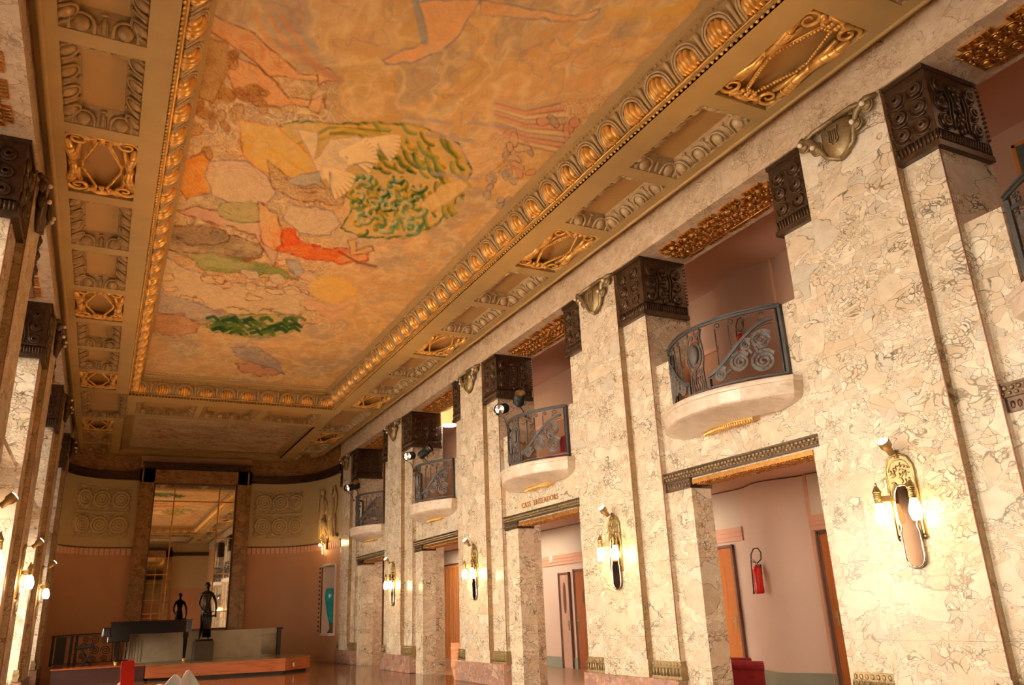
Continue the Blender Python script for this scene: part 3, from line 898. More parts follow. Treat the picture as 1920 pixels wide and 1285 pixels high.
for p0, p1, iw in edge_iter():
    P0, P1 = Vector((*p0, ZC)), Vector((*p1, ZC)); d = (P1 - P0); Lg = d.length; d.normalize(); I = Vector((*iw, 0))
    n_ = round(Lg / .59); st = Lg / n_
    slope = (I * .16 + Vector((0, 0, .24))).normalized(); nor = (I * .24 - Vector((0, 0, .16))).normalized()
    B = I * .09 + Vector((0, 0, .12))
    rot = Matrix((d, slope, nor)).transposed()
    for i in range(n_):
        q = P0 + d * st * (i + .5) + B
        # gadrooned egg
        for k in (-2, -1, 0, 1, 2):
            m.ell(tuple(q + d * (.062 * k) + slope * (.10 - .008 * k * k) + nor * .02), .044, .165 - .014 * k * k, .11 - .012 * k * k, 8, 8, rot=rot)
        for rr_, rad in ((.185, .020), (.225, .016)):
            arch = [q + d * rr_ * math.cos(PI * k / 10) + slope * (.10 + (rr_ - .02) * math.sin(PI * k / 10)) + nor * .035 for k in range(11)]
            arch = [q + d * rr_ - slope * .03 + nor * .02] + arch + [q - d * rr_ - slope * .03 + nor * .02]
            md.tube(arch, rad, 6)
        e = P0 + d * st * i + B
        md.tube([e - slope * .02 + nor * .02, e + slope * .16 + nor * .03, e + slope * .24 + nor * .03, e + slope * .29 + nor * .03], [.018, .026, .042, .02], 8)
    for i in range(int(Lg / .085)):
        q = P0 + d * (.085 * (i + .5)) + I * .018 + Vector((0, 0, .025))
        rp.ell(tuple(q), .03 if iw[0] == 0 else .022, .03 if iw[1] == 0 else .022, .022, 6, 4)
    for i in range(int(Lg / .10)):
        q = P0 + d * (.10 * (i + .5)) + I * .278 + Vector((0, 0, .41))
        md.ell(tuple(q), .018, .018, .018, 5, 3)
    rp.tube([P0 + I * .06 + Vector((0, 0, .075)), P1 + I * .06 + Vector((0, 0, .075))], .014, 5)
g = m.build('gadroon', M['gold'], tr); tag(g, 'bright gilded gadroons', kind=None)
md.build('dart_molding', M['relief_bright'], tr)
rp.build('rope_molding', M['gold'], tr)
# dentilled fillet at the far end of the painting
m = MB()
for i in range(60):
    x = XO0 + .42 + i * .0835
    m.box(x, x + .045, YO1 - .66, YO1 - .46, ZC + .525, ZC + .545)
m.box(XO0 + .36, XO1 - .36, YO1 - .45, YO1 - .36, ZC + .515, ZC + .545)
m.build('dentil_band', M['relief_light'], tr)

# ---- the painted ceiling: brushwork computed on the canvas itself
def fbm(X, Y, seed, octv=5):
    rs = np.random.RandomState(seed); out = np.zeros_like(X); amp = .5; f_ = 1.0
    for o_ in range(octv):
        g_ = rs.rand(64, 64)
        x = X * f_ + o_ * 7.3; y = Y * f_ + o_ * 3.1
        xi = np.floor(x).astype(int); yi = np.floor(y).astype(int)
        tx = x - xi; ty = y - yi; tx = tx * tx * (3 - 2 * tx); ty = ty * ty * (3 - 2 * ty)
        a_ = g_[xi % 64, yi % 64]; b_ = g_[(xi + 1) % 64, yi % 64]; c_ = g_[xi % 64, (yi + 1) % 64]; d_ = g_[(xi + 1) % 64, (yi + 1) % 64]
        out += amp * ((a_ * (1 - tx) + b_ * tx) * (1 - ty) + (c_ * (1 - tx) + d_ * tx) * ty)
        amp *= .5; f_ *= 2.03
    return out
def canvas(name, xs, ys, z, colors, mat_rough=.75):
    nx, ny = len(xs), len(ys)
    XX, YY = np.meshgrid(xs, ys)
    co = np.stack([XX.ravel(), YY.ravel(), np.full(nx * ny, z)], 1)
    idx = np.arange(nx * ny).reshape(ny, nx)
    q = np.stack([idx[:-1, :-1].ravel(), idx[1:, :-1].ravel(), idx[1:, 1:].ravel(), idx[:-1, 1:].ravel()], 1)
    me = bpy.data.meshes.new(name)
    me.vertices.add(len(co)); me.vertices.foreach_set('co', co.ravel())
    me.loops.add(q.size); me.loops.foreach_set('vertex_index', q.ravel())
    me.polygons.add(len(q)); me.polygons.foreach_set('loop_start', np.arange(len(q)) * 4)
    me.update(); me.validate()
    ca = me.color_attributes.new('paint', 'FLOAT_COLOR', 'POINT')
    rgba = np.ones((nx * ny, 4), np.float32); rgba[:, :3] = colors.reshape(-1, 3)
    ca.data.foreach_set('color', rgba.ravel())
    t = NT(name + '_paint'); at = t.n('ShaderNodeAttribute'); at.attribute_name = 'paint'
    p_ = t.pos(); nn = t.ramp(t.noise(p_, 40, 3).outputs['Fac'], [(.3, (.93, .93, .93)), (.7, (1, 1, 1))])
    me.materials.append(t.set(t.mix(1.0, at.outputs['Color'], nn, 'MULTIPLY'), mat_rough))
    o = bpy.data.objects.new(name, me); COL.objects.link(o)
    return o
ZP = 8.19
xs = np.linspace(XO0 + .30, XO1 - .30, 330)
ys = 3.2 + (np.linspace(0, 1, 840) ** 1.25) * (23.70 - 3.2)
XX, YY = np.meshgrid(xs, ys)
# where each point of the canvas lies in the traced photograph, used only to trace the figures
DX, DY, DZ = XX, YY, np.full_like(XX, ZP - CAMZ)
dep = DX * fw.x + DY * fw.y + DZ * fw.z
PX = 960 + FPX * (DX * rt2.x + DY * rt2.y + DZ * rt2.z) / dep
PY = 642.5 - FPX * (DX * up2.x + DY * up2.y + DZ * up2.z) / dep
n1 = fbm(XX * .9, YY * .55, 1); n2 = fbm(XX * 1.6 + 9, YY * 1.0, 2); n3 = fbm(XX * 5, YY * 4, 3)
n4 = fbm(XX * 12, YY * 9, 4)
def C(*c_): return np.array(c_, float)
OCH, PCH, CRM, BLU, VIO, PNK = C(.62, .42, .20), C(.68, .46, .27), C(.74, .58, .36), C(.40, .36, .32), C(.36, .27, .27), C(.68, .36, .24)
GRN, DGR, YEL, BRN, RED_, ORG = C(.26, .26, .09), C(.13, .17, .06), C(.74, .48, .14), C(.36, .19, .08), C(.68, .15, .05), C(.72, .29, .07)
def lerp(a_, b_, t_): return a_ + (b_ - a_) * np.clip(t_, 0, 1)[..., None]
ones = np.ones(XX.shape + (3,))
img = lerp(ones * OCH, ones * PCH, (n1 - .3) * 2.2)
img = lerp(img, ones * BLU, np.clip((n2 - .50) * 4, 0, .42))
img = lerp(img, ones * CRM, np.clip((n3 - .50) * 2.5, 0, .35))
wf = n1 * 5.5 + n2 * 1.5 + n3 * .35
fr_ = np.abs((wf % 1) - .5)
img = lerp(img, ones * CRM, np.clip((fr_ - .30) * 3, 0, .55))
img = lerp(img, ones * VIO, np.clip((.045 - fr_) * 16, 0, .26))
img = lerp(img, ones * ORG, np.clip((.5 - np.abs((wf * 1.7 % 1) - .3) - .44) * 8, 0, .15))
def seg_inside(poly):
    ins = np.zeros(PX.shape, bool); n = len(poly)
    wx = PX + (n2 - .5) * 16; wy = PY + (n3 - .5) * 14
    j = n - 1
    for i in range(n):
        xi, yi = poly[i]; xj, yj = poly[j]
        if yi != yj:
            cnd = ((yi > wy) != (yj > wy)) & (wx < (xj - xi) * (wy - yi) / (yj - yi) + xi)
            ins ^= cnd
        j = i
    return ins
def dist_edge(poly):
    dd = np.full(PX.shape, 1e9); n = len(poly); wx = PX + (n2 - .5) * 16; wy = PY + (n3 - .5) * 14
    for i in range(n):
        x1, y1 = poly[i]; x2, y2 = poly[(i + 1) % n]
        vx, vy = x2 - x1, y2 - y1; L2 = vx * vx + vy * vy + 1e-9
        t_ = np.clip(((wx - x1) * vx + (wy - y1) * vy) / L2, 0, 1)
        dd = np.minimum(dd, np.hypot(wx - x1 - vx * t_, wy - y1 - vy * t_))
    return dd
def shape(poly, c0, c1, ang=0, freq=12, out=None, ow=2.2, streak=.8, curl=0.0, blend=.80):
    """a painted shape: two tones in streaks, with a drawn contour"""
    global img
    ins = seg_inside(poly)
    if not ins.any(): return
    dd = dist_edge(poly)
    cx = sum(p[0] for p in poly) / len(poly); cy = sum(p[1] for p in poly) / len(poly)
    u = (PX - cx) * math.cos(ang) + (PY - cy) * math.sin(ang); v = -(PX - cx) * math.sin(ang) + (PY - cy) * math.cos(ang)
    ph = v / freq + (n2 - .5) * 8 + (n3 - .5) * 1.2 + curl * np.hypot(u, v) / freq + u / freq * .12
    s_ = (.5 + .5 * np.sin(ph * 2 * PI)) ** 1.6 * (.35 + .65 * np.clip((n1 + n3 - .8) * 3, 0, 1))
    t_ = np.clip(s_ * streak * 1.3 + (n3 - .5) * .5, 0, 1)
    t_ = np.maximum(t_, .9 * np.clip((-np.sin(ph * 2 * PI) - .86) * 9, 0, 1))
    colr = lerp(ones * c0, ones * c1, t_)
    alpha = np.where(ins, np.clip(dd / 2.0, 0, 1), 0) * blend
    colr = lerp(colr, ones * CRM, np.clip((n2 - .5) * 3, 0, .35)); img = img * (1 - alpha[..., None]) + colr * alpha[..., None]
    if out is not None:
        al = np.clip(1.3 - dd / ow, 0, 1) * .75 * (np.clip((n4 - .3) * 4, .35, 1))
        img = img * (1 - al[..., None]) + (ones * out) * al[..., None]
def stroke(pts, wd, colr, soft=1.0, al_=.8):
    global img
    dd = np.full(PX.shape, 1e9)
    for (x1, y1), (x2, y2) in zip(pts[:-1], pts[1:]):
        vx, vy = x2 - x1, y2 - y1; L2 = vx * vx + vy * vy + 1e-9
        t_ = np.clip(((PX - x1) * vx + (PY - y1) * vy) / L2, 0, 1)
        dd = np.minimum(dd, np.hypot(PX - x1 - vx * t_, PY - y1 - vy * t_))
    al = np.clip(1 - (dd - wd) / (soft + .5), 0, 1) * al_
    img = img * (1 - al[..., None]) + (ones * colr) * al[..., None]
def ellp(cx, cy, rx, ry, an=0, n=22, wob=0):
    return [(cx + rx * (1 + wob * math.sin(3 * t_)) * math.cos(t_) * math.cos(an) - ry * math.sin(t_) * math.sin(an),
             cy + rx * (1 + wob * math.sin(3 * t_)) * math.cos(t_) * math.sin(an) + ry * math.sin(t_) * math.cos(an)) for t_ in [2 * PI * k / n for k in range(n)]]
LN = C(.34, .17, .08); FL_ = C(.74, .45, .24); FL2 = C(.66, .34, .15)
# throng of small figures and drapery: broken colour with drawn contours
def smooth(e0, e1, x): 
    t_ = np.clip((x - e0) / (e1 - e0), 0, 1); return t_ * t_ * (3 - 2 * t_)
w1_ = fbm(XX * 2.2, YY * 1.5, 41, 3); w2_ = fbm(XX * 2.2 + 5, YY * 1.5 + 8, 42, 3)
h1_ = fbm(XX * 4.2 + w1_ * 5, YY * 1.9 + w2_ * 5, 43, 2); h2_ = fbm(XX * 3.0 + w2_ * 6, YY * 1.7 + w1_ * 6, 44, 2)
edge_r = 640 - (PY - 150) * .02 + 60 * (w1_ - .5)
zone = smooth(30, -40, PX - edge_r) * smooth(150, 240, PY + (PX - 330) * .25) * smooth(640, 600, PY + (w2_ - .5) * 50)
zone = np.maximum(zone, .8 * smooth(0, 40, PX - 900) * smooth(150, 200, PY) * smooth(60, 20, np.abs(PY - 250 + (PX - 1000) * .45)))
pal = [CRM, C(.72, .48, .26), C(.62, .42, .32), ORG * .95, C(.66, .52, .36), C(.46, .38, .34), YEL * .95, C(.54, .42, .20), PNK]
qn = np.clip(((h2_ - .22) * 1.9 * len(pal)), 0, len(pal) - 1).astype(int) % len(pal)
pc_ = np.array(pal)[(qn * 5) % len(pal)]
al = (zone * .38)[..., None]
img = img * (1 - al) + pc_ * al
for fld, K_, colr_, st_ in ((h1_, 7, BRN, .62), (h2_, 6, VIO, .50), (h1_ * .6 + h2_ * .6, 10, C(.46, .26, .12), .45)):
    r__ = np.abs(((fld * K_) % 1) - .5)
    al = (np.clip((.075 - r__) * 18, 0, 1) * zone * st_)[..., None]
    img = img * (1 - al) + colr_ * al
r__ = np.abs(((h1_ * 7 + .22) % 1) - .5); al = (np.clip((.13 - r__) * 9, 0, 1) * zone * .60)[..., None]
img = img * (1 - al) + C(.80, .66, .46) * al
# long soft folds of the clouds
ff = fbm(XX * .9 + w1_ * 1.6, YY * .6 + w2_ * 1.6, 51, 3)
for ph_, colr_, st_ in ((0, C(.44, .38, .34), .42), (.20, C(.80, .62, .38), .30), (.5, C(.66, .40, .22), .25)):
    r__ = np.abs(((ff * 6 + ph_) % 1) - .5); al = (np.clip((.12 - r__) * 8, 0, 1) * (1 - zone * .7) * st_ * np.clip((n3 - .25) * 3, 0, 1))[..., None]
    img = img * (1 - al) + colr_ * al
# great crown of the tree, leaf by leaf
shape([(505, 245), (560, 228), (640, 232), (720, 228), (800, 240), (860, 270), (884, 320), (868, 360), (820, 420), (760, 445), (690, 448), (640, 430), (660, 380), (600, 340), (540, 300), (500, 270)], C(.66, .46, .18), C(.56, .42, .16), .3, 20, DGR, 2.4, curl=.3)
rs = random.Random(3)
for k in range(120):
    an = rs.uniform(0, 2 * PI); rr_ = math.sqrt(rs.uniform(.02, 1))
    x = 745 + 132 * rr_ * math.cos(an); y = 330 + 98 * rr_ * math.sin(an)
    if x < 700 and y > 300: continue
    t_ = math.atan2(y - 420, x - 640) + PI / 2; L_ = rs.uniform(10, 20)
    pts = [(x + L_ * s_ * math.cos(t_) - 5 * (1 - s_ * s_) * math.sin(t_), y + L_ * s_ * math.sin(t_) + 5 * (1 - s_ * s_) * math.cos(t_)) for s_ in (-1, -.5, 0, .5, 1)]
    stroke(pts, rs.uniform(1.8, 4.2), rs.choice([GRN, DGR, GRN * .8, C(.30, .33, .14)]), 2, .8)
    stroke([(p[0] + 3, p[1] - 4) for p in pts], 2, YEL, 3, .45)
for k in range(60):
    an = rs.uniform(0, 2 * PI); x = 725 + 62 * rs.uniform(-1, 1); y = 385 + 52 * rs.uniform(-1, 1); r_ = rs.uniform(7, 15)
    arc = [(x + r_ * math.cos(an + q_ * .35), y + r_ * .7 * math.sin(an + q_ * .35)) for q_ in range(9)]
    stroke(arc, rs.uniform(1.5, 4.0), rs.choice([GRN, DGR, C(.20, .30, .17), C(.24, .34, .20)]), 1.6, .75)
    stroke([(p_[0] - 4, p_[1] - 3) for p_ in arc], 1.6, rs.choice([YEL, CRM]), 2, .5)
for k in range(7):
    stroke([(520 + 20 * k, 290 - 8 * k), (600 + 18 * k, 236 + k * 3), (700 + 12 * k, 240 + 6 * k)], 2, GRN if k % 2 else YEL, 2, .6)
# figures at the left of the painting
shape([(400, 30), (470, 60), (520, 100), (560, 135), (612, 140), (608, 152), (560, 150), (500, 142), (470, 110), (430, 80), (395, 60)], FL_, FL2, .6, 14, LN)
shape([(430, 100), (490, 130), (540, 182), (610, 186), (612, 202), (540, 200), (480, 196), (440, 170), (420, 130)], FL_, FL2, .4, 16, LN)
shape([(596, 130), (618, 128), (640, 150), (616, 148), (600, 160)], FL_, FL2, 0, 6, LN)
shape([(585, 186), (612, 178), (600, 212), (580, 205)], FL_, FL2, 0, 6, LN)
for k in range(40):
    x = rs.uniform(350, 500); y = rs.uniform(85, 300)
    if x > 440 and y < 150: continue
    shape(ellp(x, y, rs.uniform(9, 20), rs.uniform(7, 14), rs.uniform(0, 3)), rs.choice([C(.56, .34, .13), C(.62, .40, .18), C(.50, .28, .10)]), BRN, rs.uniform(0, 3), 5, BRN, 1.5, curl=.8)
shape([(385, 70), (430, 80), (432, 120), (400, 190), (372, 180), (375, 110)], C(.56, .38, .18), BRN * 1.2, 1.3, 8, BRN, 1.8)
shape([(450, 225), (520, 235), (590, 300), (610, 330), (560, 335), (490, 322), (455, 290)], YEL, C(.72, .52, .24), .6, 13, ORG)
shape([(340, 300), (380, 285), (405, 318), (398, 360), (350, 372), (330, 345)], ORG, YEL, .9, 12, LN)
shape([(392, 300), (460, 300), (500, 330), (520, 360), (500, 385), (440, 385), (400, 360), (385, 330)], C(.72, .56, .40), C(.60, .42, .34), .5, 13, C(.38, .26, .24))
shape([(330, 395), (370, 385), (440, 400), (500, 420), (520, 470), (510, 500), (480, 440), (400, 420)], C(.66, .38, .30), C(.60, .46, .34), .3, 11, LN)
shape(ellp(455, 398, 45, 20, .1), C(.50, .42, .20), GRN, .4, 8, GRN)
for (x, y, rx, ry) in ((400, 462, 95, 26), (370, 440, 60, 18)):
    shape(ellp(x, y, rx, ry, .1), C(.48, .34, .20), C(.30, .21, .13), .1, 9, BRN * .7, 2.4)
shape([(345, 470), (430, 480), (520, 500), (560, 525), (470, 515), (380, 505)], GRN * 1.5, DGR * 1.6, .25, 7, BRN)
shape([(310, 480), (350, 505), (420, 530), (560, 545), (600, 560), (560, 590), (470, 590), (380, 575), (300, 560), (296, 520)], C(.72, .56, .36), C(.60, .46, .34), .25, 12, VIO)
for k in range(26):
    x = rs.uniform(300, 590); y = rs.uniform(505, 590)
    shape(ellp(x, y, rs.uniform(10, 26), rs.uniform(5, 9), .2), CRM, rs.choice([PNK, C(.60, .48, .36), OCH]), rs.uniform(0, 1), 6, rs.choice([VIO, LN]), 1.4, blend=.8)
shape([(292, 545), (340, 560), (430, 590), (500, 600), (420, 605), (330, 595), (292, 585)], C(.44, .36, .34), C(.62, .48, .36), .25, 6, VIO)
shape([(285, 590), (340, 588), (372, 605), (368, 622), (330, 632), (285, 620)], C(.62, .36, .20), C(.44, .26, .14), .2, 8, BRN)
shape([(376, 608), (450, 590), (520, 588), (556, 602), (556, 618), (500, 632), (440, 626), (400, 622)], C(.60, .46, .24), GRN, .2, 9, GRN)
for k in range(50):
    x = rs.uniform(385, 552); y = 611 + rs.uniform(-15, 15)
    stroke([(x, y), (x + 12, y - 3), (x + 20, y + 3)], 2.0, rs.choice([DGR, GRN]), 1.5, .8)
shape([(500, 300), (540, 330), (600, 350), (650, 360), (640, 385), (560, 375), (510, 350)], C(.64, .48, .30), BRN, .3, 8, BRN)
shape([(540, 385), (620, 395), (640, 420), (620, 440), (560, 440), (530, 410)], C(.72, .58, .42), C(.60, .46, .36), .2, 10, VIO)
shape([(560, 240), (600, 250), (590, 300), (620, 260), (690, 255), (728, 252), (700, 285), (660, 300), (640, 330), (600, 335), (590, 310)], C(.80, .66, .50), C(.74, .56, .40), .5, 9, C(.56, .42, .36))
for (bx, by, L_, an_) in ((640, 285, 62, -.35), (655, 300, 50, -.9), (610, 318, 55, .25), (700, 262, 48, -.1)):
    for k in range(7):
        q_ = an_ + .16 * k
        stroke([(bx, by + k), (bx + .6 * L_ * math.cos(q_), by + .6 * L_ * math.sin(q_) - 3), (bx + L_ * math.cos(q_), by + L_ * math.sin(q_))], 2.6, CRM * 1.12, 1.6, .85)
        stroke([(bx + 8, by + k + 3), (bx + .6 * L_ * math.cos(q_ + .08), by + .6 * L_ * math.sin(q_ + .08)), (bx + L_ * math.cos(q_ + .08), by + L_ * math.sin(q_ + .08))], .7, C(.42, .32, .30), 1.0, .7)
shape([(560, 328), (600, 320), (600, 345), (570, 352), (540, 342)], C(.44, .42, .42), C(.60, .52, .42), .4, 7, VIO)
shape([(518, 442), (540, 430), (560, 450), (600, 462), (690, 470), (692, 490), (640, 494), (560, 482), (512, 468)], RED_, ORG, .12, 7, C(.46, .08, .03), 2.2)
shape([(520, 432), (548, 430), (560, 458), (530, 464)], ORG, RED_, .8, 6, RED_)
shape([(486, 380), (520, 400), (530, 460), (510, 470), (490, 450)], C(.74, .50, .26), ORG, 1.4, 9, LN)
shape([(535, 488), (560, 490), (572, 510), (560, 522), (540, 505)], C(.38, .37, .42), C(.56, .48, .40), .8, 5, VIO)
shape([(655, 448), (672, 450), (672, 470), (700, 462), (702, 472), (680, 478), (660, 478)], YEL * .85, OCH, .4, 6, BRN)
stroke([(636, 472), (670, 492), (705, 500)], 1.6, BRN, 1, .8)
shape(ellp(625, 545, 44, 26, .25), YEL * 1.04, C(.72, .52, .26), .3, 9, YEL)
for k in range(5): stroke([(572 + 6 * k, 560 + 5 * k), (625, 574 + 7 * k), (666 - 2 * k, 556 + 7 * k)], 2.4, C(.72, .48, .32) if k % 2 else C(.66, .42, .26), 2, .65)
shape([(432, 650), (480, 652), (520, 680), (532, 702), (500, 694), (450, 672)], C(.36, .33, .34), C(.56, .42, .32), .4, 7, VIO)
shape([(440, 680), (480, 682), (530, 700), (500, 706), (450, 696)], PNK * .9, C(.60, .40, .26), .3, 6, LN)
# descending figure at the top of the canvas
shape([(780, 0), (792, 40), (800, 78), (760, 92), (716, 112), (722, 122), (780, 116), (830, 96), (860, 66), (880, 30), (900, 0)], FL_ * 1.02, C(.68, .42, .24), 1.2, 26, C(.36, .30, .32), 2.6)
stroke([(778, 0), (788, 40), (796, 78)], 5, C(.36, .36, .38), 4, .6)
shape([(900, 0), (1000, 18), (1080, 30), (1128, 18), (1124, 30), (1080, 40), (980, 36), (900, 26)], FL_, C(.64, .36, .20), .1, 12, C(.36, .28, .26))
stroke([(1140, 24), (1220, 26), (1300, 10)], 6, YEL * .9, 8, .5)
for k in range(6): stroke([(480 + 12 * k, 30), (500 + 20 * k, 70 + 8 * k), (600 + 6 * k, 130 + 5 * k), (640, 150)], 3, BLU if k % 2 else ORG, 5, .3)
# winged figures by the right-hand edge
for k in range(9):
    stroke([(930, 190 + 7 * k), (985, 205 + 8 * k), (1050 + 6 * k, 190 + 13 * k)], 3.2, (C(.58, .42, .32), PNK, CRM)[k % 3], 3, .6)
    stroke([(930, 194 + 7 * k), (985, 209 + 8 * k), (1050 + 6 * k, 194 + 13 * k)], .8, LN, 1.2, .5)
for k in range(18):
    x = rs.uniform(930, 1090); y = 300 - (x - 930) * .35 + rs.uniform(-45, 45)
    shape(ellp(x, y, rs.uniform(8, 18), rs.uniform(5, 10), rs.uniform(0, 3)), rs.choice([PNK, C(.64, .46, .30), BLU]), C(.60, .40, .26), rs.uniform(0, 3), 5, LN, 1.3, blend=.75)
for (x, y) in ((800, 225), (840, 258), (920, 235), (850, 330)):
    stroke([(x - 40, y - 5), (x, y), (x + 46, y + 6)], 2.4, C(.50, .38, .34), 2, .7); stroke([(x, y), (x + 18, y + 18), (x + 34, y + 26)], 2.4, C(.68, .48, .38), 2, .6)
shape([(830, 345), (868, 335), (880, 350), (850, 378), (810, 395), (790, 385)], YEL, CRM, .6, 6, OCH)
for k in range(14):
    x = rs.uniform(915, 965); y = rs.uniform(320, 400)
    shape(ellp(x, y, rs.uniform(5, 12), rs.uniform(4, 7), rs.uniform(0, 3)), C(.42, .36, .34), C(.58, .44, .32), 0, 4, C(.28, .2, .2), 1.2, blend=.7)
mu_ = img.mean(axis=(0, 1))
img = mu_ + (img - mu_) * 1.5
img = np.clip(img * np.array([1.08, 1.0, .80]) * (.95 + .10 * (n4[..., None] - .5) * 2), .01, .95)
pc = canvas('ceiling_painting', xs, ys, ZP, img)
tag(pc, 'huge ceiling painting of clouds, robed figures and a green tree inside the gilt frame', 'painting')

# second, darker painting towards the far end and its twin at the near end
def small_canvas(y0, y1, seed, label):
    xs = np.linspace(.42, 5.62, 150); ys = np.linspace(y0, y1, 110)
    X_, Y_ = np.meshgrid(xs, ys)
    a_ = fbm(X_ * 1.1, Y_ * 1.6, seed); b_ = fbm(X_ * 3 + Y_ * 2, Y_ * 4 - X_, seed + 1); c_ = fbm(X_ * 9, Y_ * 9, seed + 2)
    o_ = np.ones(X_.shape + (3,))
    im = lerp(o_ * C(.46, .30, .15), o_ * C(.56, .42, .24), (a_ - .3) * 2)
    ph = a_ * 9 + b_ * 3
    s_ = np.abs(ph % 1 - .5)
    figs = np.clip((b_ - .42) * 5, 0, 1) * np.clip(1.5 - np.abs((Y_ - (y0 + y1) / 2) / (y1 - y0)) * 3.2, 0, 1)
    im = lerp(im, o_ * C(.48, .16, .07), figs * np.clip((c_ - .4) * 4, 0, .9))
    im = lerp(im, o_ * C(.16, .17, .09), np.clip((.1 - s_) * 7, 0, .75) * np.clip(figs + .2, 0, 1))
    im = lerp(im, o_ * C(.66, .50, .30), np.clip((s_ - .38) * 7, 0, .6))
    mu2 = im.mean(axis=(0, 1)); im = np.clip(mu2 + (im - mu2) * 1.6, .02, .95)
    o = canvas('ceiling_painting', xs, ys, ZC + .115, im)
    fm = MB(); frame_loops(fm, .10, 5.95, y0 - .46, y1 + .46, [(0, ZC), (0, ZC + .06), (.06, ZC + .07), (.06, ZC + .10), (.16, ZC + .10), (.20, ZC + .12), (.35, ZC + .12)])
    global tn
    struct(fm.build('trim_%d' % tn, M['relief'])); tn += 1
    return tag(o, label, 'painting')
small_canvas(26.92, 31.98, 21, 'smaller dim ceiling painting at the far end, beyond the large one')
small_canvas(-3.9, .02, 31, 'smaller ceiling painting at the entrance end of the hall')

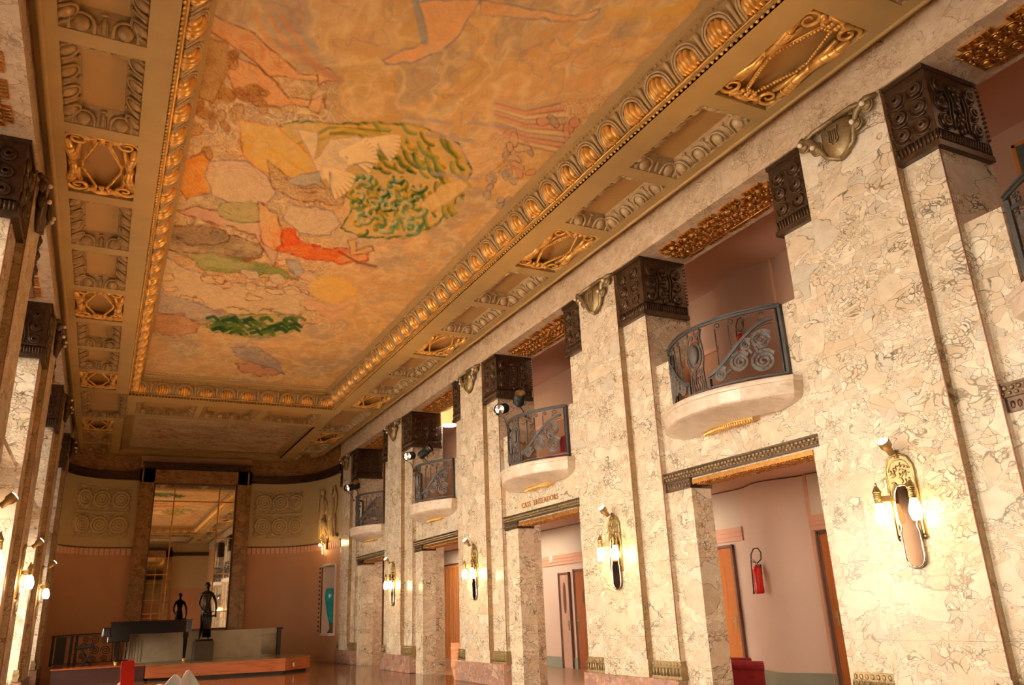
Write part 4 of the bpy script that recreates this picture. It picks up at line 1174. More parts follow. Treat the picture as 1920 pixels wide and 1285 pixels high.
# ------------------------------------------------------------------ BALCONIES
def make_balcony(kw, label):
    t_ = thing('balcony', label, 'balcony', kw['loc'], kw['rz'], 'curved balconies of the door wall')
    # slab
    m = MB(); N = 28; a_ = 1.37
    def outline(k, ky):
        pts = []
        for i in range(N + 1):
            y = -a_ + 2 * a_ * i / N
            pts.append(((.16 + .56 * (1 - (y / a_) ** 2)) * k, y * ky))
        return [(-.02, -a_ * ky)] + pts + [(-.02, a_ * ky)]
    lev = [(4.22, .99, 1), (4.235, 1.02, 1.005), (4.20, 1.03, 1.01), (4.175, 1.02, 1.005), (4.165, .99, .995), (4.02, .985, .99), (4.0, .97, .985), (3.985, .92, .975), (3.955, .78, .955), (3.92, .58, .90), (3.89, .42, .82), (3.865, .30, .70)]
    vs = []; fs = []
    n_ = N + 3
    for z, k, ky in lev:
        for x, y in outline(k, ky): vs.append((x, y, z))
    for i in range(len(lev) - 1):
        for k in range(n_ - 1): fs.append((i * n_ + k, i * n_ + k + 1, (i + 1) * n_ + k + 1, (i + 1) * n_ + k))
    fs.append(tuple(range(n_))); fs.append(tuple(range((len(lev) - 1) * n_, len(lev) * n_))[::-1])
    m.add(vs, fs, False)
    m.build('slab', M['marble_plain'], t_)
    m = MB()
    for i in range(26):
        y = -.50 + 1.0 * (i + .5) / 26
        x = .10 + .12 * (1 - (y / .55) ** 2)
        m.ell((x, y, 3.825), .026, .016, .032, 6, 5)
    m.prism([(-.54, 0), (-.5, .08)] + [(-.5 + k * .1, .10 + .12 * (1 - ((-.5 + k * .1) / .55) ** 2)) for k in range(11)] + [(.5, .08), (.54, 0)], lambda p, q, d: (q * .9, p, d), 3.835, 3.875)
    m.build('bracket_molding', M['gold'], t_)
    # railing on a bowed plan
    def P(y, z, o_=0): return (.03 + .51 * max(0, 1 - (y / 1.23) ** 2) + o_, y, z)
    r = MB(); ys_ = [-1.22 + 2.44 * i / 30 for i in range(31)]
    r.tube([P(y, 5.285) for y in ys_], 1, 4, flat=(.011, .026), smooth=False, ref=(0, 0, 1))
    r.tube([P(y, 5.255) for y in ys_], 1, 4, flat=(.018, .012), smooth=False, ref=(0, 0, 1))
    r.tube([P(y, 4.32) for y in ys_], 1, 4, flat=(.014, .012), smooth=False, ref=(0, 0, 1))
    for s_ in (-1, 1):
        r.box(.00, .05, s_ * 1.205 - .025, s_ * 1.205 + .025, 4.22, 5.28)
        r.box(.01, .04, s_ * 1.13 - .012, s_ * 1.13 + .012, 4.32, 5.27)
    for s_ in (-1, 1):
        r.box(P(.25, 0)[0] - .02, P(.25, 0)[0] + .02, s_ * .22 - .02, s_ * .22 + .02, 4.22, 4.45)
    def diag(u):   # u 0..1 from the medallion to the end post: height of the sweeping curve
        return 4.50 + .60 * (3 * u * u - 2 * u ** 3)
    for s_ in (-1, 1):
        pts = [P(s_ * (.20 + .93 * u), diag(u)) for u in [k / 16 for k in range(17)]]
        r.tube(pts, 1, 4, flat=(.022, .012), smooth=False, ref=(0, 0, 1))
        pts = [P(s_ * (.20 + .93 * u), diag(u) - .035 - .03 * u) for u in [k / 16 for k in range(17)]]
        r.tube(pts, .008, 5)
        for y in (.40, .60, .79, .98):
            u = (y - .20) / .93; zt = 5.16
            r.tube([P(s_ * y, diag(u)), P(s_ * y, zt - .02)], .009, 6)
            sc_ = [P(s_ * y - s_ * .0 - .045 * (1 - k / 16) * math.cos(k * .55) * s_ + .045 * s_, zt + .045 * (1 - k / 16) * math.sin(k * .55) + .01) for k in range(13)]
            r.tube(sc_, .009, 5)
            r.tube([P(s_ * y, diag(u) - .01), P(s_ * (y + .03), diag(u) + .05)], .012, 5)
    o = r.build('railing', M['iron'], t_)
    for s_ in (-1, 1):
        q = MB()
        for (y, z, rad, tr_) in ((.985, 4.83, .125, 2.6), (.975, 4.53, .150, 2.8), (.70, 4.58, .135, 2.6), (.795, 4.80, .075, 2.0), (.42, 4.47, .095, 2.3)):
            K = 34
            sp = []
            for k in range(K):
                an = tr_ * 2 * PI * k / K; r_ = rad * (1 - k / (K + 3))
                sp.append(P(s_ * (y + r_ * math.cos(an + .6)), z + r_ * math.sin(an + .6)))
            q.tube(sp, [1.0 * (1 - .45 * k / K) for k in range(K)], 4, flat=(.006, .030), smooth=False, ref=(1, 0, 0))
        for (y0, z0, y1, z1) in ((.86, 4.66, .83, 4.72), (.57, 4.50, .50, 4.45), (.93, 4.68, .90, 4.74), (.60, 4.68, .70, 4.72)):
            q.tube([P(s_ * y0, z0), P(s_ * y1, z1)], 1, 4, flat=(.012, .02), smooth=False, ref=(1, 0, 0))
        q.build('scroll', M['iron_plate'], o)
    q = MB()                                                # medallion with a face
    xm = .03 + .51
    q.prism(ellp(0, 4.86, .125, .185, 0, 24), lambda u, v, d: (xm + d, u, v), -.01, .015)
    q.tube([(xm + .015, .135 * math.cos(k * PI / 12), 4.86 + .195 * math.sin(k * PI / 12)) for k in range(24)], .016, 6, closed=True)
    q.ell((xm + .03, 0, 4.87), .05, .10, .145, 14, 10)
    for s_ in (-1, 1):
        q.tube([(xm + .055, s_ * .07, 4.905), (xm + .062, s_ * .04, 4.92), (xm + .06, s_ * .015, 4.905)], .009, 6)
        q.ell((xm + .05, s_ * .045, 4.89), .012, .02, .008, 8, 5)
        q.ell((xm + .048, s_ * .05, 4.83), .015, .025, .02, 8, 5)
    q.tube([(xm + .055, 0, 4.92), (xm + .07, 0, 4.86), (xm + .06, 0, 4.845)], [.007, .012, .014], 6)
    q.tube([(xm + .052, -.04, 4.815), (xm + .062, 0, 4.80), (xm + .052, .04, 4.815)], .008, 6)
    for (cy, cz, rad) in ((.06, 5.13, .05), (-.06, 5.13, .05), (.065, 4.60, .06), (-.065, 4.60, .06), (.0, 5.20, .03)):
        sg = 1 if cy > 0 else -1
        q.tube([(xm + .005, cy + sg * rad * (1 - k / 24) * math.cos(k * .6), cz + rad * (1 - k / 24) * math.sin(k * .6)) for k in range(21)], 1, 4, flat=(.006, .010), smooth=False, ref=(1, 0, 0))
    for j in range(5):
        y = -.10 + .05 * j
        q.tube([(xm + .01 * math.sin(k * .9), y + .008 * math.sin(k * 1.1 + j), 4.54 - .028 * k) for k in range(9)], .011, 6)
    for s_ in (-1, 1):
        q.tube([(xm, s_ * .14, 5.25), (xm, s_ * .12, 5.12), (xm + .01, s_ * .17, 4.95), (xm + .01, s_ * .18, 4.80), (xm, s_ * .13, 4.62), (xm, s_ * .15, 4.32)], .014, 6)
    q.build('mask_medallion', M['iron_plate'], o)
    return t_
bal_labels = ['wrought iron balcony cut off by the right picture edge, with the chalkboard behind it',
              'largest fully visible balcony, boards leaning behind its scrolled iron railing',
              'curved balcony above the gilt letters, two spotlights clamped on its railing',
              'small balcony with a tilted boxy spotlight, between the lettered balcony and the farthest one',
              'farthest balcony of the door wall, half hidden behind a pier near the stage']
b0 = None
for k, f, n in bays():
    yc = (f + .34 + n - .41) / 2
    kw = right(yc, 0, 7.85)
    if b0 is None: b0 = make_balcony(kw, bal_labels[0])
    else:
        q = copy_tree(b0); q.location = kw['loc']; q['label'] = bal_labels[k]

# gilt letters on the wall under the second balcony
tc = bpy.data.curves.new('letters', 'FONT'); tc.body = 'CASS  ERISEADORS'; tc.size = .16; tc.extrude = .008; tc.align_x = 'CENTER'; tc.space_character = 1.18
to = bpy.data.objects.new('wall_lettering', tc); COL.objects.link(to)
to.location = (7.843, 14.33, 3.53); to.rotation_euler = (R(90), 0, R(-90)); tc.materials.append(M['gilt_lintel'])
tag(to, 'gilt raised letters on marble above the doorway under the spotlit balcony', 'lettering')

# ------------------------------------------------------------------ WALL SCONCES
def make_sconce(kw, label):
    t_ = thing('wall_sconce', label, 'wall lamp', kw['loc'], kw['rz'], 'brass wall sconces on the marble piers')
    F = lambda y, z, d: (d, y, z)
    m = MB()
    octo = [(-.175, .70), (-.175, 1.06), (-.12, 1.16), (-.05, 1.19), (.05, 1.19), (.12, 1.16), (.175, 1.06), (.175, .70)]
    m.prism(octo, F, .0, .022)
    m.tube([(.022, p[0] * .97, p[1] - .005) for p in octo], .012, 6)
    m.tube([(.022, p[0] * .78, .70 + (p[1] - .70) * .88) for p in octo[1:-1]], .007, 6)
    for s_ in (-1, 1):
        m.box(0, .02, s_ * .175, s_ * .125, .32, .72)
        m.lathe([(.030, 0), (.030, .02)], 14, (0, s_ * .15, .31), (1, 0, 0))
        m.tube([(.022, s_ * .168, .31), (.022, s_ * .168, 1.0)], .008, 6); m.tube([(.022, s_ * .132, .31), (.022, s_ * .132, .75)], .006, 6)
    rs_ = random.Random(4)
    for k in range(26):                                     # chased foliage
        y = rs_.uniform(-.11, .11); z = rs_.uniform(.84, 1.10); an = rs_.uniform(0, PI)
        m.tube([(.024, y - .03 * math.cos(an), z - .03 * math.sin(an)), (.03, y, z), (.024, y + .03 * math.cos(an + .8), z + .03 * math.sin(an + .8))], .007, 5)
    m.build('backplate', M['brass'], t_)
    caps = [(-.115 * math.cos(PI * k / 10 - 0), .115 - .115 * math.sin(PI * k / 10)) for k in range(11)]
    caps = caps + [(.115, .36), (.095, .42), (.115, .50), (.115, .70)] + [(.105 * math.cos(PI * k / 8), .76 + .10 * math.sin(PI * k / 8)) for k in range(9)] + [(-.115, .70), (-.115, .50), (-.095, .42), (-.115, .36)]
    m = MB(); m.prism([(p[0] * .93, p[1]) for p in caps], F, .02, .036); m.build('mirror_plate', M['tinted'], t_)
    m = MB(); m.tube([(.034, p[0], p[1]) for p in caps], .013, 8, closed=True); m.build('rim', M['chrome'], t_)
    for s_ in (-1, 1):
        m = MB(); y = s_ * .215; xx = .17
        m.tube([(.02, s_ * .10, .735), (.09, s_ * .16, .735), (xx, y, .735)], 1, 4, flat=(.03, .012), smooth=False)
        m.tube([(.02, s_ * .10, .76), (.09, s_ * .16, .76), (xx, y, .76)], .008, 6)
        for k in range(6): m.lathe([(.036, 0), (.044, .008), (.036, .016)], 16, (xx, y, .685 + .018 * k))
        m.lathe([(.038, 0), (.038, .11)], 16, (xx, y, .685))
        m.lathe([(.05, 0), (.046, .015), (.03, .05), (.016, .075), (.012, .085), (.016, .095), (.005, .115)], 14, (xx, y, .795))
        m.build('arm', M['brass'], t_)['label'] = 'ribbed brass arm and socket'
        b_ = MB(); b_.lathe([(.034, .225), (.050, .17), (.064, .12), (.066, .075), (.050, .015), (.044, 0)], 16, (xx, y, .465)); b_.build('bulb', M['bulb'], t_)
    # adjustable spot on top, aimed up at the ceiling
    sp = MB()
    sp.tube([(.03, 0, 1.15), (.035, 0, 1.24)], .022, 8)
    sp.tube([(.03, 0, 1.20), (.13, .03, 1.21), (.17, .04, 1.26)], .008, 6)
    ax = Vector((.80, .12, .78)).normalized(); c0 = Vector((.15, .04, 1.20))
    sp.lathe([(.036, -.02), (.040, .06), (.062, .085), (.066, .16), (.062, .165)], 18, c0, ax)
    s1 = sp.build('spot_head', M['bronze_green'], t_)
    l_ = MB(); l_.lathe([(.0, .02), (.04, .012), (.058, 0)], 18, c0 + ax * .167, ax, cap=False); l_.build('spot_lens', M['spot_glow'], s1)
    return t_
sl = {('right', 1): 'largest brass sconce on the nearest pier at the right',
      ('right', 2): 'brass sconce on the bright pier between the extinguisher doorway and the two-door corridor',
      ('right', 3): 'brass sconce on the pier behind the clay pots',
      ('right', 4): 'smallest sconce of the door wall, on the pier closest to the vase niche',
      ('left', 2): 'glowing lamp cut by the left picture edge on the window wall',
      ('left', 3): 'middle of the three glowing lamps on the left window wall',
      ('left', 4): 'farthest of the three glowing lamps on the left window wall, beside the stage railing'}
s0 = None
for (wl, i), lab in sl.items():
    n, pn, pf, f = PIERS[i]; yc = (pn + pf) / 2 + (.08 if i == 1 else 0)
    kw = right(yc, 1.75, 7.65) if wl == 'right' else left(yc, 1.75, -1.32)
    if s0 is None: s0 = make_sconce(kw, lab); q = s0
    else: q = copy_tree(s0)
    q.location = kw['loc']; q.rotation_euler = (0, 0, kw['rz']); q['label'] = lab
    sg = 1 if wl == 'left' else -1
    # beam of the sconce's own spot lamp
    ld = bpy.data.lights.new('sconce_beam', 'SPOT'); ld.energy = (330 if i < 4 else 150) * (1 if wl == 'right' else .75); ld.color = (1, .50, .14); ld.spot_size = R(88); ld.spot_blend = .9; ld.shadow_soft_size = .06
    lo = bpy.data.objects.new('sconce_beam', ld); COL.objects.link(lo)
    lo.location = (kw['loc'][0] + sg * .34, yc, 3.14)
    dv = Vector((sg * .70, -.05, .76)); lo.rotation_euler = dv.to_track_quat('-Z', 'Y').to_euler()
    pl_ = bpy.data.lights.new('sconce_glow', 'POINT'); pl_.energy = 10; pl_.color = WARM; pl_.shadow_soft_size = .07
    po = bpy.data.objects.new('sconce_glow', pl_); COL.objects.link(po); po.location = (kw['loc'][0] + sg * .34, yc, 2.25)

# ------------------------------------------------------------------ STAGE SPOTLIGHTS on the balcony rails
def make_can(loc, aim, lab):
    t_ = thing('stage_spotlight', lab, 'spotlight', loc, 0, 'theatre spotlights clamped to the balconies')
    ax = Vector(aim).normalized(); m = MB()
    m.lathe([(.03, -.22), (.085, -.20), (.10, -.12), (.10, .0), (.115, .02), (.115, .05), (.105, .06), (.105, .16), (.118, .18), (.118, .20)], 20, (0, 0, 0), ax, cap=False)
    for k in range(4): m.lathe([(.101, 0), (.112, .006), (.101, .012)], 20, ax * (-.16 + .035 * k), ax, cap=False)
    m.build('housing', M['black_matt'], t_)
    m = MB(); m.lathe([(.0, .012), (.06, .006), (.103, 0)], 18, ax * .17, ax, cap=False); m.build('lens', M['chrome'], t_)
    sd = ax.cross(Vector((0, 0, 1))).normalized()
    m = MB()
    m.tube([sd * .12, sd * .135 + Vector((0, 0, -.12)), Vector((0, 0, -.20)), -sd * .135 + Vector((0, 0, -.12)), -sd * .12], 1, 4, flat=(.012, .004), smooth=False)
    zt = 5.30 - loc[2]
    m.tube([Vector((0, 0, -.19)), Vector((.05, 0, -.24)), Vector((7.52 - loc[0], 0, zt - .02))], .012, 6)
    m.ell((7.52 - loc[0], 0, zt), .03, .03, .03, 8, 6)
    for s_ in (-1, 1): m.lathe([(.02, 0), (.02, .03)], 8, sd * (s_ * .12) - sd * .015, sd)
    m.build('yoke', M['black_matt'], t_)
    return t_
make_can((7.42, 15.02, 5.66), (-.6, -.55, -.25), 'black spotlight with open shutters left of its twin, under the third capital')
make_can((7.40, 14.15, 5.68), (-.3, -.8, .45), 'round backed chrome glinting spotlight on the railing above the letters')
make_can((7.40, 20.95, 5.72), (-.6, -.6, -.2), 'black spotlight hanging in front of the lit strip of the fourth pier')
make_can((7.40, 19.75, 5.60), (.5, -.6, .5), 'tilted boxy spotlight against the capital of the fourth pier')
make_can((7.38, 27.05, 5.74), (-.7, -.5, -.2), 'left one of the paired spotlights by the curved corner')
make_can((7.38, 26.30, 5.74), (-.3, -.7, .3), 'right one of the paired spotlights by the curved corner')

# ------------------------------------------------------------------ FAR WALL: portal, mirror, reliefs
m = MB()
m.box(.92, 1.42, 32.72, 33.0, 0, 7.1); m.box(4.43, 4.95, 32.72, 33.0, 0, 7.1); m.box(.92, 4.95, 32.72, 33.0, 6.60, 7.1)
m.box(.98, .92 + .1, 32.68, 32.74, 0, 7.1); m.box(4.79, 4.85, 32.68, 32.74, 0, 7.1)
struct(m.build('trim_%d' % tn, M['marble_brown'])); tn += 1
m = MB(); m.box(1.0, 4.88, 32.62, 33.0, 7.12, 7.34); m.box(.96, 4.92, 32.58, 33.0, 7.30, 7.36)
for i in range(40): m.ell((1.05 + i * .097, 32.62, 7.21), .03, .03, .06, 8, 5)
struct(m.build('trim_%d' % tn, M['bronze'])); tn += 1
for sx in (1, -1):
    pl = arc_plan(sx)
    m = MB()
    sweep_solid(m, pl, 6.78, 6.98, 0, .12); sweep_solid(m, pl, 6.94, 7.0, 0, .16); sweep_solid(m, pl, 6.70, 6.78, 0, .07)
    acc = 0; P_ = [Vector(p) for p in pl]
    for i in range(len(P_) - 1):
        d = P_[i + 1] - P_[i]; L_ = d.length; k = 0
        while acc < L_:
            q = P_[i] + d.normalized() * acc
            nn = Vector((-d.y, d.x)).normalized()
            if nn.dot(Vector((3, 20)) - q) < 0: nn = -nn
            m.ell((q.x + nn.x * .075, q.y + nn.y * .075, 6.74), .025, .025, .04, 6, 4); acc += .10
        acc -= L_
    struct(m.build('trim_%d' % tn, M['bronze'])); tn += 1
    # line and dentil fringe between relief and painted wall
    m = MB(); sweep_solid(m, pl, 4.20, 4.25, 0, .05); m.cm = 0
    struct(m.build('trim_%d' % tn, M['wood_dark'])); tn += 1
    m = MB(); acc = .05
    for i in range(len(P_) - 1):
        d = P_[i + 1] - P_[i]; L_ = d.length
        while acc < L_:
            q = P_[i] + d.normalized() * acc; u = d.normalized()
            nn = Vector((-d.y, d.x)).normalized()
            if nn.dot(Vector((3, 20)) - q) < 0: nn = -nn
            aa = q - u * .065; bb = q + u * .065
            vs = []
            for (e, z) in ((aa, 3.96), (bb, 3.96), (bb, 4.20), (aa, 4.20)):
                vs += [(e.x, e.y, z), (e.x + nn.x * .03, e.y + nn.y * .03, z)]
            m.add(vs, [(1, 3, 5, 7), (0, 2, 3, 1), (2, 4, 5, 3), (4, 6, 7, 5), (6, 0, 1, 7)])
            acc += .18
        acc -= L_
    struct(m.build('trim_%d' % tn, M['salmon'])); tn += 1
    # rows of rosettes in low relief
    m = MB()
    def on_plan(s_):
        # s_ measured from the portal end of the plan
        Q = P_[::-1]; a_ = s_
        for i in range(len(Q) - 1):
            d = Q[i + 1] - Q[i]
            if a_ <= d.length:
                q = Q[i] + d.normalized() * a_; nn = Vector((-d.y, d.x)).normalized()
                if nn.dot(Vector((3, 20)) - q) < 0: nn = -nn
                return q, d.normalized(), nn
            a_ -= d.length
    for row, zc in enumerate((5.96, 5.03)):
        for j in range(3):
            q, u, nn = on_plan(.55 + .66 * j)
            def T(a_, b_, c_): return (q.x + u.x * a_ + nn.x * c_, q.y + u.y * a_ + nn.y * c_, zc + b_)
            for rad in (.27, .17, .07):
                m.tube([T(rad * math.cos(k * PI / 10), rad * math.sin(k * PI / 10), .05) for k in range(20)], (.05 if rad > .1 else .06), 6, closed=True)
            for k in range(12):
                an = k * PI / 6
                m.tube([T(.29 * math.cos(an), .29 * math.sin(an), .025), T(.34 * math.cos(an + .25), .36 * math.sin(an + .25), .03)], [.06, .035], 5)
            for sx2 in (-1, 1):
                for sy in (-1, 1):
                    m.tube([T(sx2 * .20, sy * .38, .01), T(sx2 * .30, sy * .33, .015), T(sx2 * .33, sy * .22, .01)], .035, 5)
        for zz in (-.43, .43):
            pts = []
            for j in range(24):
                q, u, nn = on_plan(.2 + 1.95 * j / 23); pts.append((q.x + nn.x * .015, q.y + nn.y * .015, zc + zz + .02 * math.sin(j * 1.3)))
            m.tube(pts, .02, 5)
    pts = []
    for j in range(24):
        q, u, nn = on_plan(.2 + 1.95 * j / 23); pts.append((q.x + nn.x * .02, q.y + nn.y * .02, 5.50))
    m.tube(pts, .045, 6)
    o = m.build('rosette_relief', M['relief_light'])
    tag(o, 'carved rosette relief right of the tall mirror' if sx > 0 else 'carved rosette relief left of the tall mirror', 'relief', 'rosette reliefs beside the mirror')

# figures in relief above the vase niche
pl = arc_plan(1)
def curve_pt(y, out=0.0):
    P_ = [Vector(p) for p in pl]
    for i in range(len(P_) - 1):
        if P_[i].y <= y <= P_[i + 1].y:
            d = P_[i + 1] - P_[i]; q = P_[i] + d * ((y - P_[i].y) / max(1e-6, d.y)); nn = Vector((-d.y, d.x)).normalized()
            if nn.x > 0: nn = -nn
            return q.x + nn.x * out, q.y + nn.y * out
    return pl[-1]
def CP(y, z, o_=.05):
    x, yy = curve_pt(y, o_); return (x, yy, z)
m = MB()
def fig(y0, flip):
    g = lambda a_, b_, o_=.06: CP(y0 + flip * a_, b_, o_)
    m.tube([g(0, 6.02), g(0, 5.9), g(.02, 5.6), g(-.03, 5.2), g(.0, 5.0)], [.05, .10, .15, .13, .15], 10)
    m.ell(g(.02, 6.14, .09), .09, .09, .12, 12, 8)
    m.tube([g(.0, 5.1), g(.16, 4.95), g(.10, 4.75), g(.16, 4.55)], [.13, .11, .09, .06], 8)
    m.tube([g(-.02, 5.1), g(-.12, 4.9), g(-.08, 4.6), g(-.16, 4.4)], [.13, .10, .07, .05], 8)
    m.tube([g(.08, 5.85), g(.28, 5.72), g(.34, 5.45), g(.2, 5.3)], [.06, .05, .045, .04], 8)
    m.tube([g(-.08, 5.85), g(-.25, 6.0), g(-.20, 6.28)], [.06, .05, .04], 8)
    for k in range(4): m.tube([g(-.2 + .1 * k, 5.25, .04), g(-.26 + .14 * k, 4.9, .07), g(-.3 + .15 * k, 4.45, .04)], [.03, .045, .02], 6)
    m.tube([g(-.2, 6.2), g(-.34, 5.9, .04), g(-.36, 5.5, .04), g(-.25, 5.2)], [.03, .05, .04, .02], 6)
fig(30.35, 1); fig(31.15, -1)
for k in range(10): m.tube([CP(30.2 + .12 * k, 4.5 + .05 * (k % 3), .03), CP(30.3 + .12 * k, 4.8, .06), CP(30.2 + .13 * k, 5.05, .03)], [.02, .035, .015], 6)
tag(m.build('figure_relief', M['relief_light']), 'sculpted relief of draped figures on the curved wall above the vase niche', 'relief')
m = MB(); m.lathe([(.0, .09), (.05, .085), (.07, .05), (.075, 0)], 16, CP(29.85, 4.42, .0), (-1, -.25, 0), cap=False)
tag(m.build('wall_boss', M['pedestal']), 'small round dark boss on the curved wall beside the figure relief', 'wall boss')

# tall mirror
mt = thing('wall_mirror', 'tall mirror with thin brass bars between brown marble jambs behind the statue', 'mirror', (2.93, 32.93, 1.25))
m = MB(); m.box(-1.51, 1.50, -.03, -.02, 0, 5.36); m.build('glass', M['mirror'], mt)
m = MB()
for x0, x1, z0, z1 in ((-1.52, -1.46, 0, 5.36), (1.45, 1.51, 0, 5.36), (-1.52, 1.51, 5.30, 5.36), (-1.52, 1.51, 0, .06)): m.box(x0, x1, -.08, -.01, z0, z1)
m.build('frame', M['wood_dark'], mt)
m = MB()
for x in (-.76, .86): m.box(x - .02, x + .02, -.06, -.02, 0, 5.33)
m.box(-1.48, 1.48, -.058, -.02, 4.66, 4.70)
for x0, x1 in ((-1.48, -.76), (.86, 1.48)):
    for z in (3.29, 1.98, .62): m.box(x0, x1, -.058, -.02, z, z + .04)
m.build('muntin', M['gilt_lintel'], mt)

# niche with the turquoise vase
m = MB()
for k in range(15):
    x, y = curve_pt(NICHE[1] + .12, .02); m.ell((x, y, 1.05 + k * .16), .03, .04, .035, 8, 5)
tag(m.build('stud_strip', M['black_matt']), 'vertical row of dark studs along the left edge of the vase niche', 'studs')
m = MB()
x, y = 7.80, 30.62
m.lathe([(.16, 0), (.17, .03), (.10, .10), (.08, .18), (.11, .3), (.10, .34)], 20, (x, y, .97))
v0 = MB(); v0.lathe([(.085, .30), (.12, .40), (.17, .60), (.23, .90), (.27, 1.15), (.285, 1.32), (.27, 1.46), (.24, 1.52), (.25, 1.56), (.22, 1.56), (.20, 1.50)], 28, (0, 0, 0), cap=False)
vt = thing('vase', 'tall turquoise glazed vase standing in the wall niche', 'vase', (x, y, .97))
v0.build('body', M['turq'], vt)
q = MB(); q.lathe([(.16, 0), (.17, .03), (.10, .10), (.08, .18), (.11, .3), (.095, .34)], 20); q.build('foot', M['pedestal'], vt)

# slatted lamps on the curved corners
def shade_lamp(y, lab, mirror):
    if not mirror: x, yy = curve_pt(y, .05); rz = R(180 - 12)
    else: x, yy = curve_pt(y, .05); x = 5.86 - x; rz = R(12)
    t_ = thing('shade_lamp', lab, 'wall lamp', (x, yy, 3.85), rz, 'slatted glass lamps on the curved corners')
    m = MB(); m.box(0, .03, -.08, .08, .1, .5); m.tube([(.02, 0, .3), (.16, 0, .36)], .02, 8)
    for k in range(7):
        m.tube([(.16, -.24 + .08 * k, .22), (.22, -.24 + .08 * k, .46)], .012, 5)
    m.tube([(.18, -.27, .30), (.18, .27, .30)], .014, 6); m.tube([(.22, -.27, .46), (.22, .27, .46)], .014, 6)
    m.build('bracket', M['brass'], t_)
    m = MB(); sgn = -1 if not mirror else 1
    m.prism([(-.30, -.05), (.02, -.0), (.0, .42), (-.30, .36)], lambda a_, b_, d: (d + .14 + b_ * .1, a_ * sgn * -1, b_), 0, .02)
    m.build('glass_shade', M['lamp_panel'], t_)
    m = MB(); m.ell((.26, .14 * -sgn, .26), .05, .05, .05, 12, 8); m.build('bulb', M['spot_glow'], t_)
    for dz, en in ((.55, 22), ):
        l_ = bpy.data.lights.new('shade_lamp_glow', 'POINT'); l_.energy = en; l_.color = WARM; l_.shadow_soft_size = .08
        lo = bpy.data.objects.new('shade_lamp_glow', l_); COL.objects.link(lo); lo.location = (x + (-.35 if not mirror else .35), yy - .1, 4.2)
shade_lamp(30.75, 'slatted glass lamp on the curved corner above the vase niche', False)
shade_lamp(30.3, 'slatted glass lamp on the left curved corner beside the rosette relief', True)

# ------------------------------------------------------------------ STAGE, low wall, railing
st = thing('stage', 'low polished wooden stage with a darker maroon section at its left', 'stage', (3, 27.5, 0))
def prism_plan(m, poly, z0, z1, off=(0, 0), mi_top=None):
    n = len(poly); vs = [(x - off[0], y - off[1], z0) for x, y in poly] + [(x - off[0], y - off[1], z1) for x, y in poly]
    fs = [(i, (i + 1) % n, n + (i + 1) % n, n + i) for i in range(n)]
    m.add(vs, fs); m.add([v for v in vs[n:]], [tuple(range(n))], mi=mi_top if mi_top is not None else 0); m.add([v for v in vs[:n]], [tuple(range(n - 1, -1, -1))])
OFF = (3, 27.5)
A = [(1.42, 26.32), (5.165, 25.56), (6.06, 26.35), (6.10, 30.3), (1.42, 30.3)]
m = MB(); prism_plan(m, A, .07, .405, OFF); m.build('platform_right', M['wood_stage'], st)
A2 = [(1.40, 26.30), (5.17, 25.54), (6.08, 26.34), (6.12, 30.32), (1.40, 30.32)]
m = MB(); prism_plan(m, A2, .405, .425, OFF); m.build('deck', M['stage_top'], st)
m = MB(); prism_plan(m, [(1.5, 26.45), (5.15, 25.7), (5.95, 26.4), (5.95, 30.2), (1.5, 30.2)], 0, .07, OFF); m.build('plinth', M['black_matt'], st)  # recessed black base stands in for the shadow gap under the stage
B_ = [(-.95, 26.95), (1.40, 26.60), (1.42, 30.3), (-.98, 30.3)]
m = MB(); prism_plan(m, B_, 0, .405, OFF); m.build('platform_left', M['stage_maroon'], st)
m = MB(); prism_plan(m, [(-.98, 26.92), (1.42, 26.57), (1.39, 30.3), (-1.0, 30.3)], .405, .425, OFF); m.build('deck_left', M['wood_stage'], st)
m = MB(); m.bbox(5.42, 5.47, 25.74, 25.80, .16, .27, .01); 
tag(m.build('socket_plate', M['white_plastic']), 'tiny pale socket plate on the right end of the stage front', 'socket')

# curved low wall behind the stage
pp = []
for k in range(9): an = PI + PI / 2 * k / 8; pp.append((1.35 + .45 * math.cos(an), 29.0 + .55 * math.sin(an)))
for k in range(1, 12): pp.append((1.35 + 3.6 * k / 12, 28.45 - .12 * math.sin(PI * k / 12)))
for k in range(13): an = -PI / 2 + PI / 2 * k / 12; pp.append((4.95 + .55 * math.cos(an), 29.0 + .55 * math.sin(an)))
pp.append((5.5, 30.2)); pp = [(.9, 30.2)] + pp
def band(m, plan, z0, z1, d0, d1):
    vs = []; P_ = [Vector(p) for p in plan]
    for i, q in enumerate(P_):
        d = (P_[min(i + 1, len(P_) - 1)] - P_[max(i - 1, 0)]).normalized(); nn = Vector((d.y, -d.x))
        A_, B2 = q + nn * d0, q + nn * d1
        vs += [(A_.x, A_.y, z0), (B2.x, B2.y, z0), (B2.x, B2.y, z1), (A_.x, A_.y, z1)]
    fs = []
    for i in range(len(P_) - 1):
        for k in range(4):
            l = (k + 1) % 4; fs.append((4 * i + k, 4 * i + l, 4 * i + 4 + l, 4 * i + 4 + k))
    n_ = len(P_) * 4; fs += [(0, 1, 2, 3), (n_ - 1, n_ - 2, n_ - 3, n_ - 4)]
    m.add(vs, fs, False)
wt = thing('low_wall', 'curved pale stone low wall with a fluted right end behind the stage', 'low wall', (0, 0, 0))
m = MB(); band(m, pp, .42, 1.14, -.14, 0); m.build('wall_body', M['grey_stone'], wt)
m = MB(); band(m, pp, 1.14, 1.25, -.16, .03); band(m, pp, 1.12, 1.15, -.15, .015); m.build('coping', M['grey_stone'], wt)
m = MB()
